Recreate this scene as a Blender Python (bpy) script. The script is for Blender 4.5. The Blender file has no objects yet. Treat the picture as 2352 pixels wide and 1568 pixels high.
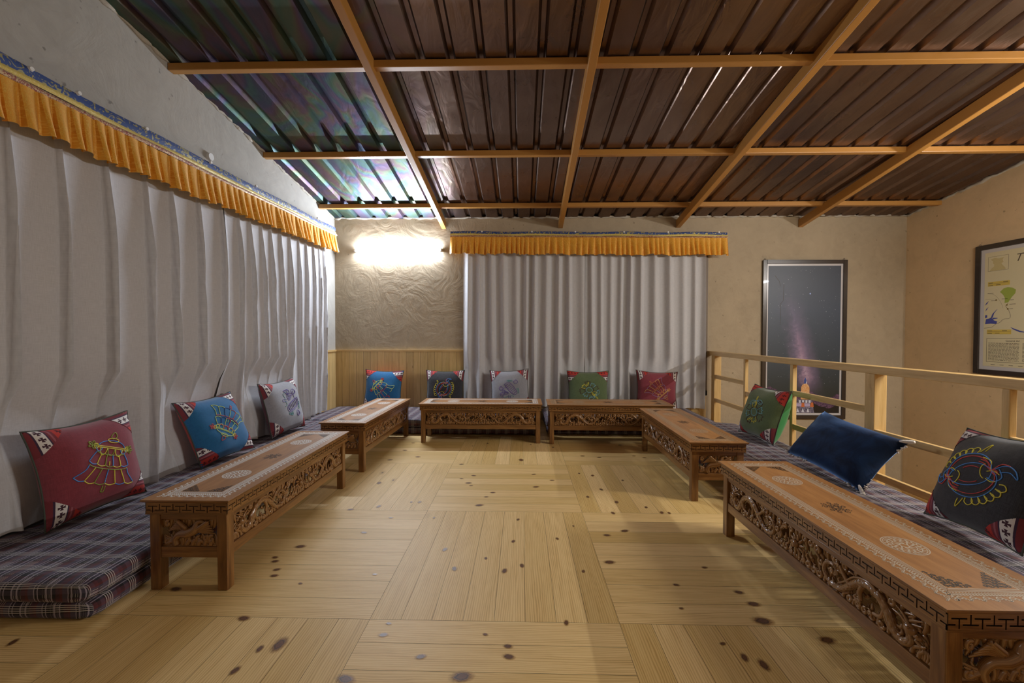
import bpy, math, random
from mathutils import Vector, Matrix
PI = math.pi
R = random.Random(7)
SC = bpy.context.scene
COL = SC.collection

# ------------------------------------------------------------------ camera, world, exposure
cam_d = bpy.data.cameras.new('camera'); cam = bpy.data.objects.new('camera', cam_d); COL.objects.link(cam)
cam_d.sensor_width = 36.0
cam_d.lens = 950.0 / 2352.0 * 36.0
cam_d.clip_start = 0.02
cam.rotation_mode = 'XYZ'
cam.location = (0, 0, 1.0567)
cam.matrix_world = (Matrix.Translation((0, 0, 1.0567)) @ Matrix.Rotation(0.0233, 4, 'Z')
                    @ Matrix.Rotation(PI / 2 - 0.0184, 4, 'X') @ Matrix.Rotation(0.0015, 4, 'Z'))
SC.camera = cam
SC.view_settings.view_transform = 'Standard'
SC.view_settings.look = 'None'
SC.view_settings.gamma = 1.0
SC.view_settings.exposure = 0.62
SC.view_settings.use_curve_mapping = False
W_ = bpy.data.worlds.new('night'); SC.world = W_; W_.use_nodes = True
W_.node_tree.nodes['Background'].inputs[0].default_value = (0.02, 0.025, 0.04, 1)
W_.node_tree.nodes['Background'].inputs[1].default_value = 0.3
SC.cycles.use_denoising = True
SC.cycles.max_bounces = 8
SC.cycles.diffuse_bounces = 5
SC.cycles.sample_clamp_indirect = 4.0
TUBE_A = 500.0      # radiance of the tube on the back wall
TUBE_B = 530.0      # radiance of the tube on the stairwell wall
FILL_TUBE_D = 450.0      # radiance of the unseen tube added over the stairwell to brighten its walls
FILL_TUBE_C = 30.0       # radiance of the unseen fill tube added on the wall behind

# ------------------------------------------------------------------ helpers
def tag(o, label=None, cat=None, group=None, kind=None):
    if label: o['label'] = label
    if cat: o['category'] = cat
    if group: o['group'] = group
    if kind: o['kind'] = kind
    return o
def empty(name, loc=(0, 0, 0), label=None, cat=None, group=None, mat=None):
    o = bpy.data.objects.new(name, None); COL.objects.link(o)
    o.empty_display_size = 0.05
    if mat is not None: o.matrix_world = mat
    else: o.location = loc
    return tag(o, label, cat, group)
class MB:
    def __init__(s): s.v = []; s.f = []; s.uv = []; s.mi = []; s.col = []
    def vert(s, p): s.v.append(tuple(p)); return len(s.v) - 1
    def face(s, ids, uvs=None, mi=0, col=0.5):
        s.f.append(tuple(ids)); s.uv.append(uvs or [(0, 0)] * len(ids)); s.mi.append(mi); s.col.append(col)
    def quad(s, ps, uvs=None, mi=0, col=0.5):
        n = len(s.v); s.v += [tuple(p) for p in ps]
        s.face(range(n, n + len(ps)), uvs, mi, col)
    def box(s, a, b, mi=0, grain=None, M=None, off=None):
        d = [b[i] - a[i] for i in range(3)]
        if grain is None: grain = max(range(3), key=lambda i: abs(d[i]))
        ou, ov = off if off else (R.uniform(0, 9), R.uniform(0, 9))
        P = [(x, y, z) for z in (a[2], b[2]) for y in (a[1], b[1]) for x in (a[0], b[0])]
        for ids, n in (((0, 2, 3, 1), 2), ((4, 5, 7, 6), 2), ((0, 1, 5, 4), 1), ((2, 6, 7, 3), 1), ((0, 4, 6, 2), 0), ((1, 3, 7, 5), 0)):
            ax = [i for i in range(3) if i != n]
            if grain in ax: ua = grain; va = [i for i in ax if i != grain][0]
            else: ua, va = ax
            ps = [P[i] for i in ids]
            uv = [(p[ua] + ou, p[va] + ov + n * 1.7) for p in ps]
            if M is not None: ps = [M @ Vector(p) for p in ps]
            s.quad(ps, uv, mi)
        # weld per box: shared verts so bevels work
    def tube(s, pts, rad, sides=8, ddir=None, dscale=1.0, mi=0, cap=True, u0=0.0):
        pts = [Vector(p) for p in pts]; n = len(pts)
        rads = rad if isinstance(rad, (list, tuple)) else [rad] * n
        rings = []; u = u0; us = []
        prevb = None
        for i, p in enumerate(pts):
            t = pts[min(i + 1, n - 1)] - pts[max(i - 1, 0)]
            if t.length < 1e-9: t = Vector((1, 0, 0))
            t.normalize()
            if ddir is not None:
                d = Vector(ddir).normalized(); b = t.cross(d)
                if b.length < 1e-6: b = Vector((0, 0, 1)).cross(d)
                b.normalize()
            else:
                ref = prevb if prevb is not None else (Vector((0, 0, 1)) if abs(t.z) < 0.9 else Vector((1, 0, 0)))
                b = (ref - t * ref.dot(t))
                if b.length < 1e-6: b = t.orthogonal()
                b.normalize(); d = t.cross(b)
            prevb = b
            if i: u += (p - pts[i - 1]).length
            us.append(u)
            r = rads[i]
            rings.append([s.vert(p + b * (math.cos(a) * r) + d * (math.sin(a) * r * dscale)) for a in (2 * PI * k / sides for k in range(sides))])
        for i in range(n - 1):
            for k in range(sides):
                k2 = (k + 1) % sides
                s.face((rings[i][k], rings[i][k2], rings[i + 1][k2], rings[i + 1][k]),
                       [(us[i], k / sides), (us[i], (k + 1) / sides), (us[i + 1], (k + 1) / sides), (us[i + 1], k / sides)], mi)
        if cap:
            s.face(rings[0][::-1], None, mi); s.face(rings[-1], None, mi)
    def ribbon(s, pts, w, z, mi=0, closed=False):
        pts = [Vector((p[0], p[1])) for p in pts]; n = len(pts)
        L = []; Rr = []
        for i, p in enumerate(pts):
            if closed: t = pts[(i + 1) % n] - pts[i - 1]
            else: t = pts[min(i + 1, n - 1)] - pts[max(i - 1, 0)]
            if t.length < 1e-9: t = Vector((1, 0))
            t.normalize(); nn = Vector((-t.y, t.x)) * (w / 2)
            L.append(s.vert((p.x + nn.x, p.y + nn.y, z))); Rr.append(s.vert((p.x - nn.x, p.y - nn.y, z)))
        for i in range(n if closed else n - 1):
            j = (i + 1) % n
            s.face((Rr[i], Rr[j], L[j], L[i]), None, mi)
    def ball(s, c, r, seg=10, rings=6, sc=(1, 1, 1), mi=0):
        c = Vector(c); rows = []
        for i in range(rings + 1):
            th = PI * i / rings
            rows.append([s.vert(c + Vector((r * sc[0] * math.sin(th) * math.cos(2 * PI * k / seg), r * sc[1] * math.sin(th) * math.sin(2 * PI * k / seg), r * sc[2] * math.cos(th)))) for k in range(seg)] if 0 < i < rings else [s.vert(c + Vector((0, 0, r * sc[2] * math.cos(th))))])
        for i in range(rings):
            for k in range(seg):
                k2 = (k + 1) % seg
                a, b = rows[i], rows[i + 1]
                if len(a) == 1: s.face((a[0], b[k], b[k2]), None, mi)
                elif len(b) == 1: s.face((a[k], b[0], a[k2]), None, mi)
                else: s.face((a[k], b[k], b[k2], a[k2]), None, mi)
    def grid(s, fn, nu, nv, uvfn=None, mi=0, flip=False):
        ids = [[s.vert(fn(i / nu, j / nv)) for j in range(nv + 1)] for i in range(nu + 1)]
        for i in range(nu):
            for j in range(nv):
                q = [(i, j), (i + 1, j), (i + 1, j + 1), (i, j + 1)]
                if flip: q = q[::-1]
                uv = [(uvfn(a / nu, b / nv) if uvfn else (a / nu, b / nv)) for a, b in q]
                s.face([ids[a][b] for a, b in q], uv, mi)
        return ids
    def mesh(s, name, mats):
        me = bpy.data.meshes.new(name)
        me.from_pydata(s.v, [], s.f)
        uvl = me.uv_layers.new(name='UVMap')
        fl = [c for uv in s.uv for p in uv for c in p]
        uvl.data.foreach_set('uv', fl)
        me.polygons.foreach_set('material_index', s.mi)
        ca = me.color_attributes.new('tint', 'FLOAT_COLOR', 'CORNER')
        ca.data.foreach_set('color', [x for f, c in zip(s.f, s.col) for _ in f for x in (c, c, c, 1)])
        for m in (mats if isinstance(mats, (list, tuple)) else [mats]): me.materials.append(m)
        me.update()
        return me
    def build(s, name, mats, parent=None, smooth=False, bevel=0, weld=False, sharp=0, loc=None):
        me = s.mesh(name, mats)
        if weld or bevel:
            import bmesh
            bm = bmesh.new(); bm.from_mesh(me); bmesh.ops.remove_doubles(bm, verts=bm.verts, dist=1e-5)
            bm.to_mesh(me); bm.free()
        if smooth:
            me.polygons.foreach_set('use_smooth', [True] * len(me.polygons))
        if sharp: me.set_sharp_from_angle(angle=math.radians(sharp))
        o = bpy.data.objects.new(name, me); COL.objects.link(o)
        if parent: o.parent = parent
        if loc: o.location = loc
        if bevel:
            b = o.modifiers.new('bevel', 'BEVEL'); b.width = bevel; b.segments = 2; b.limit_method = 'ANGLE'; b.harden_normals = False
        return o
def crom(pts, n=6, closed=False):
    P = [Vector(p) for p in pts]; out = []; m = len(P)
    for i in range(m if closed else m - 1):
        if closed: a, b, c, d = P[i - 1], P[i], P[(i + 1) % m], P[(i + 2) % m]
        else: a, b, c, d = P[max(i - 1, 0)], P[i], P[i + 1], P[min(i + 2, m - 1)]
        for k in range(n):
            t = k / n
            out.append(0.5 * ((2 * b) + (c - a) * t + (2 * a - 5 * b + 4 * c - d) * t * t + (3 * b - a - 3 * c + d) * t ** 3))
    if not closed: out.append(P[-1])
    return out
def lerp(a, b, t): return a + (b - a) * t
def copy_tree(o, parent=None):
    c = o.copy(); COL.objects.link(c)
    if parent is not None: c.parent = parent
    for ch in list(o.children): copy_tree(ch, c)
    return c

# ------------------------------------------------------------------ materials
def mat(name):
    m = bpy.data.materials.new(name); m.use_nodes = True
    nt = m.node_tree
    return m, nt, nt.nodes['Principled BSDF']
def nd(nt, t, **kw):
    n = nt.nodes.new(t)
    for k, v in kw.items():
        if k.startswith('_'): setattr(n, k[1:], v)
        else: n.inputs[k.replace('_', ' ')].default_value = v
    return n
def ramp(nt, fac, stops, interp='LINEAR'):
    r = nt.nodes.new('ShaderNodeValToRGB'); r.color_ramp.interpolation = interp
    e = r.color_ramp.elements
    while len(e) < len(stops): e.new(0.5)
    for x, (p, c) in zip(e, stops): x.position = p; x.color = (*c, 1)
    nt.links.new(fac, r.inputs[0]); return r.outputs[0]
def mth(nt, op, a, b=None, c=None):
    n = nt.nodes.new('ShaderNodeMath'); n.operation = op
    for i, x in enumerate((a, b, c)):
        if x is None: continue
        if isinstance(x, (int, float)): n.inputs[i].default_value = x
        else: nt.links.new(x, n.inputs[i])
    return n.outputs[0]
def mixc(nt, f, a, b, mode='MIX'):
    n = nt.nodes.new('ShaderNodeMix'); n.data_type = 'RGBA'; n.blend_type = mode
    for s, x in ((n.inputs[0], f), (n.inputs[6], a), (n.inputs[7], b)):
        if isinstance(x, (int, float)): s.default_value = x
        elif isinstance(x, tuple): s.default_value = (*x, 1) if len(x) == 3 else x
        else: nt.links.new(x, s)
    return n.outputs[2]
def uvnode(nt, scale=(1, 1, 1), src='UV', rot=(0, 0, 0)):
    tc = nt.nodes.new('ShaderNodeTexCoord'); mp = nt.nodes.new('ShaderNodeMapping')
    mp.inputs['Scale'].default_value = scale; mp.inputs['Rotation'].default_value = rot
    nt.links.new(tc.outputs[src], mp.inputs[0]); return mp.outputs[0]
def noise(nt, vec, scale, detail=4, rough=0.55, dist=0.0):
    n = nt.nodes.new('ShaderNodeTexNoise'); n.inputs['Scale'].default_value = scale; n.inputs['Detail'].default_value = detail
    n.inputs['Roughness'].default_value = rough; n.inputs['Distortion'].default_value = dist
    nt.links.new(vec, n.inputs['Vector']); return n.outputs['Fac']
def bump(nt, b, h, strength=0.2, dist=0.01):
    n = nt.nodes.new('ShaderNodeBump'); n.inputs['Strength'].default_value = strength; n.inputs['Distance'].default_value = dist
    nt.links.new(h, n.inputs['Height']); nt.links.new(n.outputs[0], b.inputs['Normal'])
def plain(name, col, rough=0.6, metal=0.0, coat=0.0, spec=0.5, sheen=0.0):
    m, nt, b = mat(name)
    b.inputs['Base Color'].default_value = (*col, 1); b.inputs['Roughness'].default_value = rough
    b.inputs['Metallic'].default_value = metal; b.inputs['Coat Weight'].default_value = coat
    b.inputs['Specular IOR Level'].default_value = spec; b.inputs['Sheen Weight'].default_value = sheen
    return m
def wood(name, dark, mid, light, rough=0.4, coat=0.0, grain=22.0, tint=0.0, scales=False, coatr=0.12, knots=False):
    m, nt, b = mat(name)
    v = uvnode(nt, (1.6, grain, 1))
    n1 = noise(nt, v, 2.2, 6, 0.6, 0.6)
    v2 = uvnode(nt, (6, grain * 6, 1)); n2 = noise(nt, v2, 2.0, 3, 0.6)
    f = mth(nt, 'ADD', mth(nt, 'MULTIPLY', n1, 0.8), mth(nt, 'MULTIPLY', n2, 0.2))
    c = ramp(nt, f, [(0.3, dark), (0.5, mid), (0.68, light)])
    if tint:
        a = nt.nodes.new('ShaderNodeAttribute'); a.attribute_name = 'tint'
        hs = nt.nodes.new('ShaderNodeHueSaturation')
        nt.links.new(c, hs.inputs['Color'])
        nt.links.new(mth(nt, 'ADD', mth(nt, 'MULTIPLY', a.outputs['Fac'], 2 * tint), 1 - tint), hs.inputs['Value'])
        c = hs.outputs[0]
    if knots:
        vo = nt.nodes.new('ShaderNodeTexVoronoi'); vo.inputs['Scale'].default_value = 1.0
        nt.links.new(uvnode(nt, (4.5, 12, 1)), vo.inputs['Vector'])
        sp = nt.nodes.new('ShaderNodeSeparateColor'); nt.links.new(vo.outputs['Color'], sp.inputs[0])
        k = mth(nt, 'MULTIPLY', mth(nt, 'SUBTRACT', 1.0, mth(nt, 'MINIMUM', mth(nt, 'MULTIPLY', vo.outputs['Distance'], 8.0), 1.0)), mth(nt, 'LESS_THAN', sp.outputs[0], 0.16))
        c = mixc(nt, mth(nt, 'MINIMUM', mth(nt, 'MULTIPLY', k, 1.5), 0.85), c, (0.16, 0.07, 0.022))
    nt.links.new(c, b.inputs['Base Color'])
    b.inputs['Roughness'].default_value = rough; b.inputs['Coat Weight'].default_value = coat
    b.inputs['Coat Roughness'].default_value = coatr
    if scales:
        vv = uvnode(nt, (95, 9, 1)); vo = nt.nodes.new('ShaderNodeTexVoronoi'); vo.inputs['Scale'].default_value = 1.0
        nt.links.new(vv, vo.inputs['Vector']); bump(nt, b, vo.outputs['Distance'], 0.9, 0.004)
    else: bump(nt, b, n2, 0.12, 0.002)
    return m
def plaster(name, col, rel=1.0):
    m, nt, b = mat(name)
    v = uvnode(nt, src='Object')
    n1 = noise(nt, v, 1.3, 5, 0.55, 0.4); n2 = noise(nt, v, 9, 6, 0.6, 0.8); n3 = noise(nt, v, 60, 3, 0.6)
    d = tuple(x * 0.86 for x in col); l = tuple(min(1, x * 1.1) for x in col)
    c = ramp(nt, mth(nt, 'ADD', mth(nt, 'MULTIPLY', n1, 0.6), mth(nt, 'MULTIPLY', n2, 0.4)), [(0.32, d), (0.5, col), (0.7, l)])
    sp = ramp(nt, noise(nt, v, 23, 2, 0.5), [(0.22, (0.55, 0.55, 0.55)), (0.29, (1, 1, 1))])
    c = mixc(nt, 1.0, c, sp, 'MULTIPLY')
    nt.links.new(c, b.inputs['Base Color']); b.inputs['Roughness'].default_value = 0.85
    b.inputs['Specular IOR Level'].default_value = 0.25
    mg = noise(nt, v, 3.6, 5, 0.62, 1.6)
    h = mth(nt, 'ADD', mth(nt, 'MULTIPLY', mg, 1.0), mth(nt, 'ADD', mth(nt, 'MULTIPLY', n2, 0.22), mth(nt, 'MULTIPLY', n3, 0.03)))
    bump(nt, b, h, 0.3 * rel, 0.03)
    return m
def fabric(name, col, rough=0.9, weave=900.0, var=0.12, sheen=0.3, trans=0.0):
    m, nt, b = mat(name)
    v = uvnode(nt)
    w1 = noise(nt, uvnode(nt, (weave, weave * 0.05, 1)), 1.0, 2); w2 = noise(nt, uvnode(nt, (weave * 0.05, weave, 1)), 1.0, 2)
    f = mth(nt, 'ADD', mth(nt, 'MULTIPLY', w1, 0.5), mth(nt, 'MULTIPLY', w2, 0.5))
    c = ramp(nt, f, [(0.3, tuple(x * (1 - var * 2) for x in col)), (0.7, tuple(min(1, x * (1 + var * 2)) for x in col))])
    nt.links.new(c, b.inputs['Base Color']); b.inputs['Roughness'].default_value = rough
    b.inputs['Sheen Weight'].default_value = sheen; b.inputs['Specular IOR Level'].default_value = 0.2
    bump(nt, b, f, 0.15, 0.001)
    if trans:
        t = nt.nodes.new('ShaderNodeBsdfTranslucent'); nt.links.new(c, t.inputs[0])
        mx = nt.nodes.new('ShaderNodeMixShader'); mx.inputs[0].default_value = trans
        nt.links.new(b.outputs[0], mx.inputs[1]); nt.links.new(t.outputs[0], mx.inputs[2])
        nt.links.new(mx.outputs[0], nt.nodes['Material Output'].inputs[0])
    return m
def emit(name, col, s):
    m, nt, b = mat(name)
    b.inputs['Base Color'].default_value = (0.8, 0.8, 0.8, 1)
    b.inputs['Emission Color'].default_value = (*col, 1); b.inputs['Emission Strength'].default_value = s
    return m

M = {}
M['wall'] = plaster('beige_plaster', (0.405, 0.33, 0.232))
M['wallr'] = plaster('tan_plaster', (0.62, 0.46, 0.28), 0.35)
M['walll'] = plaster('grey_plaster', (0.385, 0.365, 0.33), 0.5)
M['mortar'] = plaster('mortar', (0.42, 0.38, 0.32), 1.4)
M['pine'] = wood('pine_boards', (0.52, 0.32, 0.115), (0.62, 0.405, 0.165), (0.70, 0.48, 0.215), 0.33, 0.12, 20, 0.16)
M['pinewall'] = wood('pine_panelling', (0.50, 0.335, 0.13), (0.60, 0.425, 0.185), (0.67, 0.49, 0.235), 0.5, 0.0, 20, 0.12, knots=True)
M['rail'] = wood('pine_rail', (0.48, 0.30, 0.11), (0.60, 0.40, 0.165), (0.67, 0.47, 0.22), 0.38, 0.2, 18, knots=True)
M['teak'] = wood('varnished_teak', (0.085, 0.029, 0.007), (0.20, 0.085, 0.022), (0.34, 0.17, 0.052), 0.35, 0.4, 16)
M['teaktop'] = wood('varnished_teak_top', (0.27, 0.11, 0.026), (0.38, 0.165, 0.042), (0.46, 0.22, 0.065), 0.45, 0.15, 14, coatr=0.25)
M['carve'] = wood('carved_teak', (0.12, 0.048, 0.013), (0.25, 0.115, 0.036), (0.38, 0.20, 0.072), 0.26, 0.8, 16)
M['scale'] = wood('carved_teak_scales', (0.12, 0.048, 0.013), (0.25, 0.115, 0.036), (0.36, 0.19, 0.068), 0.26, 0.8, 16, scales=True)
M['groove'] = plain('dark_stain', (0.05, 0.022, 0.009), 0.5)
M['inlay'] = plain('white_inlay', (0.90, 0.87, 0.81), 0.5)
M['inlaysheen'] = plain('inlay_in_sheen', (0.46, 0.33, 0.20), 0.45)  # white inlay with the wash-out of glossy sheen put into its colour
M['inlayhalfsheen'] = plain('inlay_in_half_sheen', (0.56, 0.47, 0.36), 0.45)  # same inlay, sheen put into the colour less strongly
M['ink'] = plain('black_inlay', (0.03, 0.02, 0.012), 0.5)
M['ochre'] = plain('ochre_paint', (0.42, 0.20, 0.045), 0.38, spec=0.5)
M['frame'] = plain('dark_brown_frame', (0.035, 0.024, 0.018), 0.3, coat=0.3)
M['brown'] = plain('brown_window_paint', (0.13, 0.085, 0.05), 0.5)
M['white'] = plain('white_plastic', (0.75, 0.75, 0.74), 0.4)
M['steel'] = plain('steel_wire', (0.35, 0.34, 0.32), 0.35, 1.0)
M['curtain'] = fabric('white_cotton', (0.61, 0.605, 0.625), 0.9, 420, 0.06, 0.1, 0.12)
M['hem'] = fabric('white_cotton_hem', (0.70, 0.66, 0.635), 0.9, 420, 0.05, 0.1)
M['glassdark'] = plain('night_glass', (0.01, 0.012, 0.015), 0.05)
M['piping'] = plain('grey_piping', (0.06, 0.07, 0.055), 0.8)

def floor_mat():
    m, nt, b = mat('pine_floor')
    v = uvnode(nt, (1.0, 15, 1)); n1 = noise(nt, v, 2.4, 6, 0.6, 1.0)
    n2 = noise(nt, uvnode(nt, (5, 110, 1)), 2.0, 3, 0.6)
    wv = nt.nodes.new('ShaderNodeTexWave'); wv.wave_type = 'BANDS'; wv.bands_direction = 'Y'
    wv.inputs['Scale'].default_value = 14; wv.inputs['Distortion'].default_value = 9; wv.inputs['Detail'].default_value = 3
    wv.inputs['Detail Scale'].default_value = 0.6
    nt.links.new(uvnode(nt, (0.35, 2.6, 1)), wv.inputs['Vector'])
    f = mth(nt, 'ADD', mth(nt, 'ADD', mth(nt, 'MULTIPLY', n1, 0.55), mth(nt, 'MULTIPLY', n2, 0.2)), mth(nt, 'MULTIPLY', wv.outputs['Fac'], 0.25))
    c = ramp(nt, f, [(0.26, (0.55, 0.335, 0.11)), (0.48, (0.74, 0.50, 0.20)), (0.72, (0.82, 0.595, 0.265))])
    a = nt.nodes.new('ShaderNodeAttribute'); a.attribute_name = 'tint'
    hs = nt.nodes.new('ShaderNodeHueSaturation'); nt.links.new(c, hs.inputs['Color'])
    nt.links.new(mth(nt, 'ADD', mth(nt, 'MULTIPLY', a.outputs['Fac'], 0.20), 0.89), hs.inputs['Value'])
    nt.links.new(mth(nt, 'ADD', mth(nt, 'MULTIPLY', a.outputs['Fac'], -0.12), 1.07), hs.inputs['Saturation'])
    c = hs.outputs[0]
    # small scattered pin knots and dark streaks
    vo = nt.nodes.new('ShaderNodeTexVoronoi'); vo.inputs['Scale'].default_value = 1.0
    nt.links.new(uvnode(nt, (4.2, 9.5, 1)), vo.inputs['Vector'])
    sep = nt.nodes.new('ShaderNodeSeparateColor'); nt.links.new(vo.outputs['Color'], sep.inputs[0])
    k = mth(nt, 'MULTIPLY', mth(nt, 'LESS_THAN', vo.outputs['Distance'], 0.06), mth(nt, 'LESS_THAN', sep.outputs[0], 0.07))
    halo = mth(nt, 'MULTIPLY', mth(nt, 'SUBTRACT', 1.0, mth(nt, 'MINIMUM', mth(nt, 'MULTIPLY', vo.outputs['Distance'], 4.0), 1.0)), mth(nt, 'LESS_THAN', sep.outputs[0], 0.07))
    c = mixc(nt, mth(nt, 'MULTIPLY', halo, 0.5), c, (0.34, 0.17, 0.05))
    c = mixc(nt, mth(nt, 'MULTIPLY', k, 0.85), c, (0.07, 0.028, 0.012))
    nt.links.new(c, b.inputs['Base Color'])
    b.inputs['Roughness'].default_value = 0.5; b.inputs['Specular IOR Level'].default_value = 0.35
    bump(nt, b, n2, 0.08, 0.002)
    return m
M['floor'] = floor_mat()
def knot_mat():
    m, nt, b = mat('pine_knot')
    tc = nt.nodes.new('ShaderNodeTexCoord')
    ns = noise(nt, tc.outputs['UV'], 3.0, 3, 0.6)
    vl = nt.nodes.new('ShaderNodeVectorMath'); vl.operation = 'LENGTH'; nt.links.new(tc.outputs['UV'], vl.inputs[0])
    r = mth(nt, 'ADD', vl.outputs['Value'], mth(nt, 'MULTIPLY', mth(nt, 'SUBTRACT', ns, 0.5), 0.55))
    c = ramp(nt, r, [(0.0, (0.13, 0.05, 0.02)), (0.3, (0.16, 0.065, 0.025)), (0.42, (0.04, 0.016, 0.008)), (0.52, (0.30, 0.15, 0.05)), (0.75, (0.45, 0.26, 0.09))])
    nt.links.new(c, b.inputs['Base Color']); b.inputs['Roughness'].default_value = 0.4
    al = ramp(nt, r, [(0.5, (1, 1, 1)), (0.62, (0.45, 0.45, 0.45)), (0.95, (0, 0, 0))])
    tr = nt.nodes.new('ShaderNodeBsdfTransparent'); mx = nt.nodes.new('ShaderNodeMixShader')
    nt.links.new(al, mx.inputs[0]); nt.links.new(tr.outputs[0], mx.inputs[1]); nt.links.new(b.outputs[0], mx.inputs[2])
    nt.links.new(mx.outputs[0], nt.nodes['Material Output'].inputs[0])
    return m
M['knot'] = knot_mat()
def metal_mat():
    m, nt, b = mat('corrugated_metal')
    v = uvnode(nt, src='Object')
    big = noise(nt, uvnode(nt, (2.2, 1.0, 1), 'Object'), 1.6, 4, 0.6, 1.2)
    warm = mixc(nt, big, (0.19, 0.125, 0.098), (0.34, 0.25, 0.20))
    # protective film left on the sheet in the corner: iridescent
    hue = mth(nt, 'FRACT', mth(nt, 'MULTIPLY', noise(nt, uvnode(nt, (1.4, 0.8, 1), 'Object', (0, 0, 0.6)), 1.5, 3, 0.55, 0.8), 5.0))
    hsv = nt.nodes.new('ShaderNodeCombineColor'); hsv.mode = 'HSV'; nt.links.new(hue, hsv.inputs[0])
    hsv.inputs[1].default_value = 0.5; hsv.inputs[2].default_value = 0.17
    sx = nt.nodes.new('ShaderNodeSeparateXYZ'); nt.links.new(v, sx.inputs[0])
    f = ramp(nt, mth(nt, 'ADD', mth(nt, 'MULTIPLY', sx.outputs[0], 0.25), 0.6), [(0.30, (1, 1, 1)), (0.45, (0, 0, 0))])
    cold = mixc(nt, 0.5, hsv.outputs[0], (0.10, 0.11, 0.115))
    nt.links.new(mixc(nt, f, warm, cold), b.inputs['Base Color'])
    b.inputs['Metallic'].default_value = 0.95; b.inputs['Specular Tint'].default_value = (0.42, 0.44, 0.47, 1)
    rr = noise(nt, v, 5, 3, 0.6)
    nt.links.new(mth(nt, 'ADD', mth(nt, 'MULTIPLY', f, 0.2), mth(nt, 'ADD', mth(nt, 'MULTIPLY', rr, 0.2), 0.2)), b.inputs['Roughness'])
    wob = noise(nt, uvnode(nt, (4, 1.5, 1), 'Object'), 2.4, 3, 0.5, 0.8)
    bump(nt, b, wob, 0.35, 0.02)
    return m
M['metal'] = metal_mat()
def plaid_mat():
    m, nt, b = mat('plaid_cotton')
    tc = nt.nodes.new('ShaderNodeTexCoord'); sx = nt.nodes.new('ShaderNodeSeparateXYZ'); nt.links.new(tc.outputs['UV'], sx.inputs[0])
    wob = noise(nt, tc.outputs['UV'], 3.0, 2, 0.5)
    wo = mth(nt, 'MULTIPLY', mth(nt, 'SUBTRACT', wob, 0.5), 0.012)
    def band(ax, per, stops):
        f = mth(nt, 'FRACT', mth(nt, 'DIVIDE', mth(nt, 'ADD', sx.outputs[ax], wo), per))
        return ramp(nt, f, stops, 'CONSTANT')
    K = (0.010, 0.009, 0.013); Bu = (0.085, 0.022, 0.032); Pu = (0.085, 0.065, 0.105); Li = (0.47, 0.42, 0.52); Gr = (0.035, 0.032, 0.05); Rd = (0.13, 0.025, 0.028)
    a = band(0, 0.098, [(0, K), (0.12, Gr), (0.28, Pu), (0.5, Bu), (0.66, K), (0.82, Pu)])
    c = band(1, 0.118, [(0, K), (0.16, Li), (0.21, Gr), (0.32, Li), (0.36, K), (0.46, Bu), (0.58, Rd), (0.66, Pu), (0.82, Li), (0.85, K), (0.92, Li), (0.95, K)])
    col = mixc(nt, 0.6, a, c)
    f = mth(nt, 'FRACT', mth(nt, 'DIVIDE', mth(nt, 'ADD', sx.outputs[0], wo), 0.098))
    lines = ramp(nt, f, [(0, (0, 0, 0)), (0.05, (1, 1, 1)), (0.075, (0, 0, 0)), (0.13, (1, 1, 1)), (0.155, (0, 0, 0)), (0.21, (1, 1, 1)), (0.235, (0, 0, 0)), (0.29, (1, 1, 1)), (0.315, (0, 0, 0))], 'CONSTANT')
    col = mixc(nt, mth(nt, 'MULTIPLY', lines, 0.8), col, (0.62, 0.57, 0.53))
    f2 = mth(nt, 'FRACT', mth(nt, 'DIVIDE', mth(nt, 'ADD', sx.outputs[1], wo), 0.098))
    l2 = ramp(nt, f2, [(0, (0, 0, 0)), (0.45, (1, 1, 1)), (0.47, (0, 0, 0)), (0.53, (1, 1, 1)), (0.55, (0, 0, 0)), (0.61, (1, 1, 1)), (0.63, (0, 0, 0)), (0.69, (1, 1, 1)), (0.71, (0, 0, 0))], 'CONSTANT')
    mk = ramp(nt, f, [(0, (0.12, 0.12, 0.12)), (0.34, (0.9, 0.9, 0.9)), (0.60, (0.12, 0.12, 0.12)), (0.70, (0.5, 0.5, 0.5)), (0.82, (0.12, 0.12, 0.12))], 'CONSTANT')
    col = mixc(nt, mth(nt, 'MULTIPLY', mth(nt, 'MULTIPLY', l2, mk), 0.8), col, (0.62, 0.56, 0.50))
    nt.links.new(col, b.inputs['Base Color']); b.inputs['Roughness'].default_value = 0.85
    b.inputs['Sheen Weight'].default_value = 0.12; b.inputs['Sheen Roughness'].default_value = 0.4
    h = noise(nt, uvnode(nt), 14, 3, 0.55); bump(nt, b, h, 0.3, 0.006)
    return m
M['plaid'] = plaid_mat()
def satin(name, base, gold, rough=0.34, scale=55.0, thr=0.55):
    m, nt, b = mat(name)
    v = uvnode(nt)
    n = noise(nt, v, scale, 2, 0.5, 2.2)
    k = ramp(nt, n, [(thr - 0.02, (0, 0, 0)), (thr + 0.02, (1, 1, 1))])
    nt.links.new(mixc(nt, k, base, gold), b.inputs['Base Color'])
    nt.links.new(mth(nt, 'ADD', mth(nt, 'MULTIPLY', k, -0.12), rough + 0.12), b.inputs['Roughness'])
    b.inputs['Sheen Weight'].default_value = 0.2
    nt.links.new(mth(nt, 'MULTIPLY', k, 0.35), b.inputs['Metallic'])
    bump(nt, b, n, 0.1, 0.002)
    return m
M['skirt'] = satin('orange_satin', (0.74, 0.33, 0.022), (0.86, 0.52, 0.10))
M['blueb'] = satin('blue_brocade', (0.012, 0.045, 0.21), (0.36, 0.32, 0.14), 0.5, 26, 0.57)
M['yellb'] = satin('yellow_brocade', (0.62, 0.47, 0.09), (0.72, 0.60, 0.22), 0.45, 70)
M['redb'] = satin('red_brocade', (0.26, 0.045, 0.03), (0.55, 0.40, 0.22), 0.5, 75, 0.5)
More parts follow.
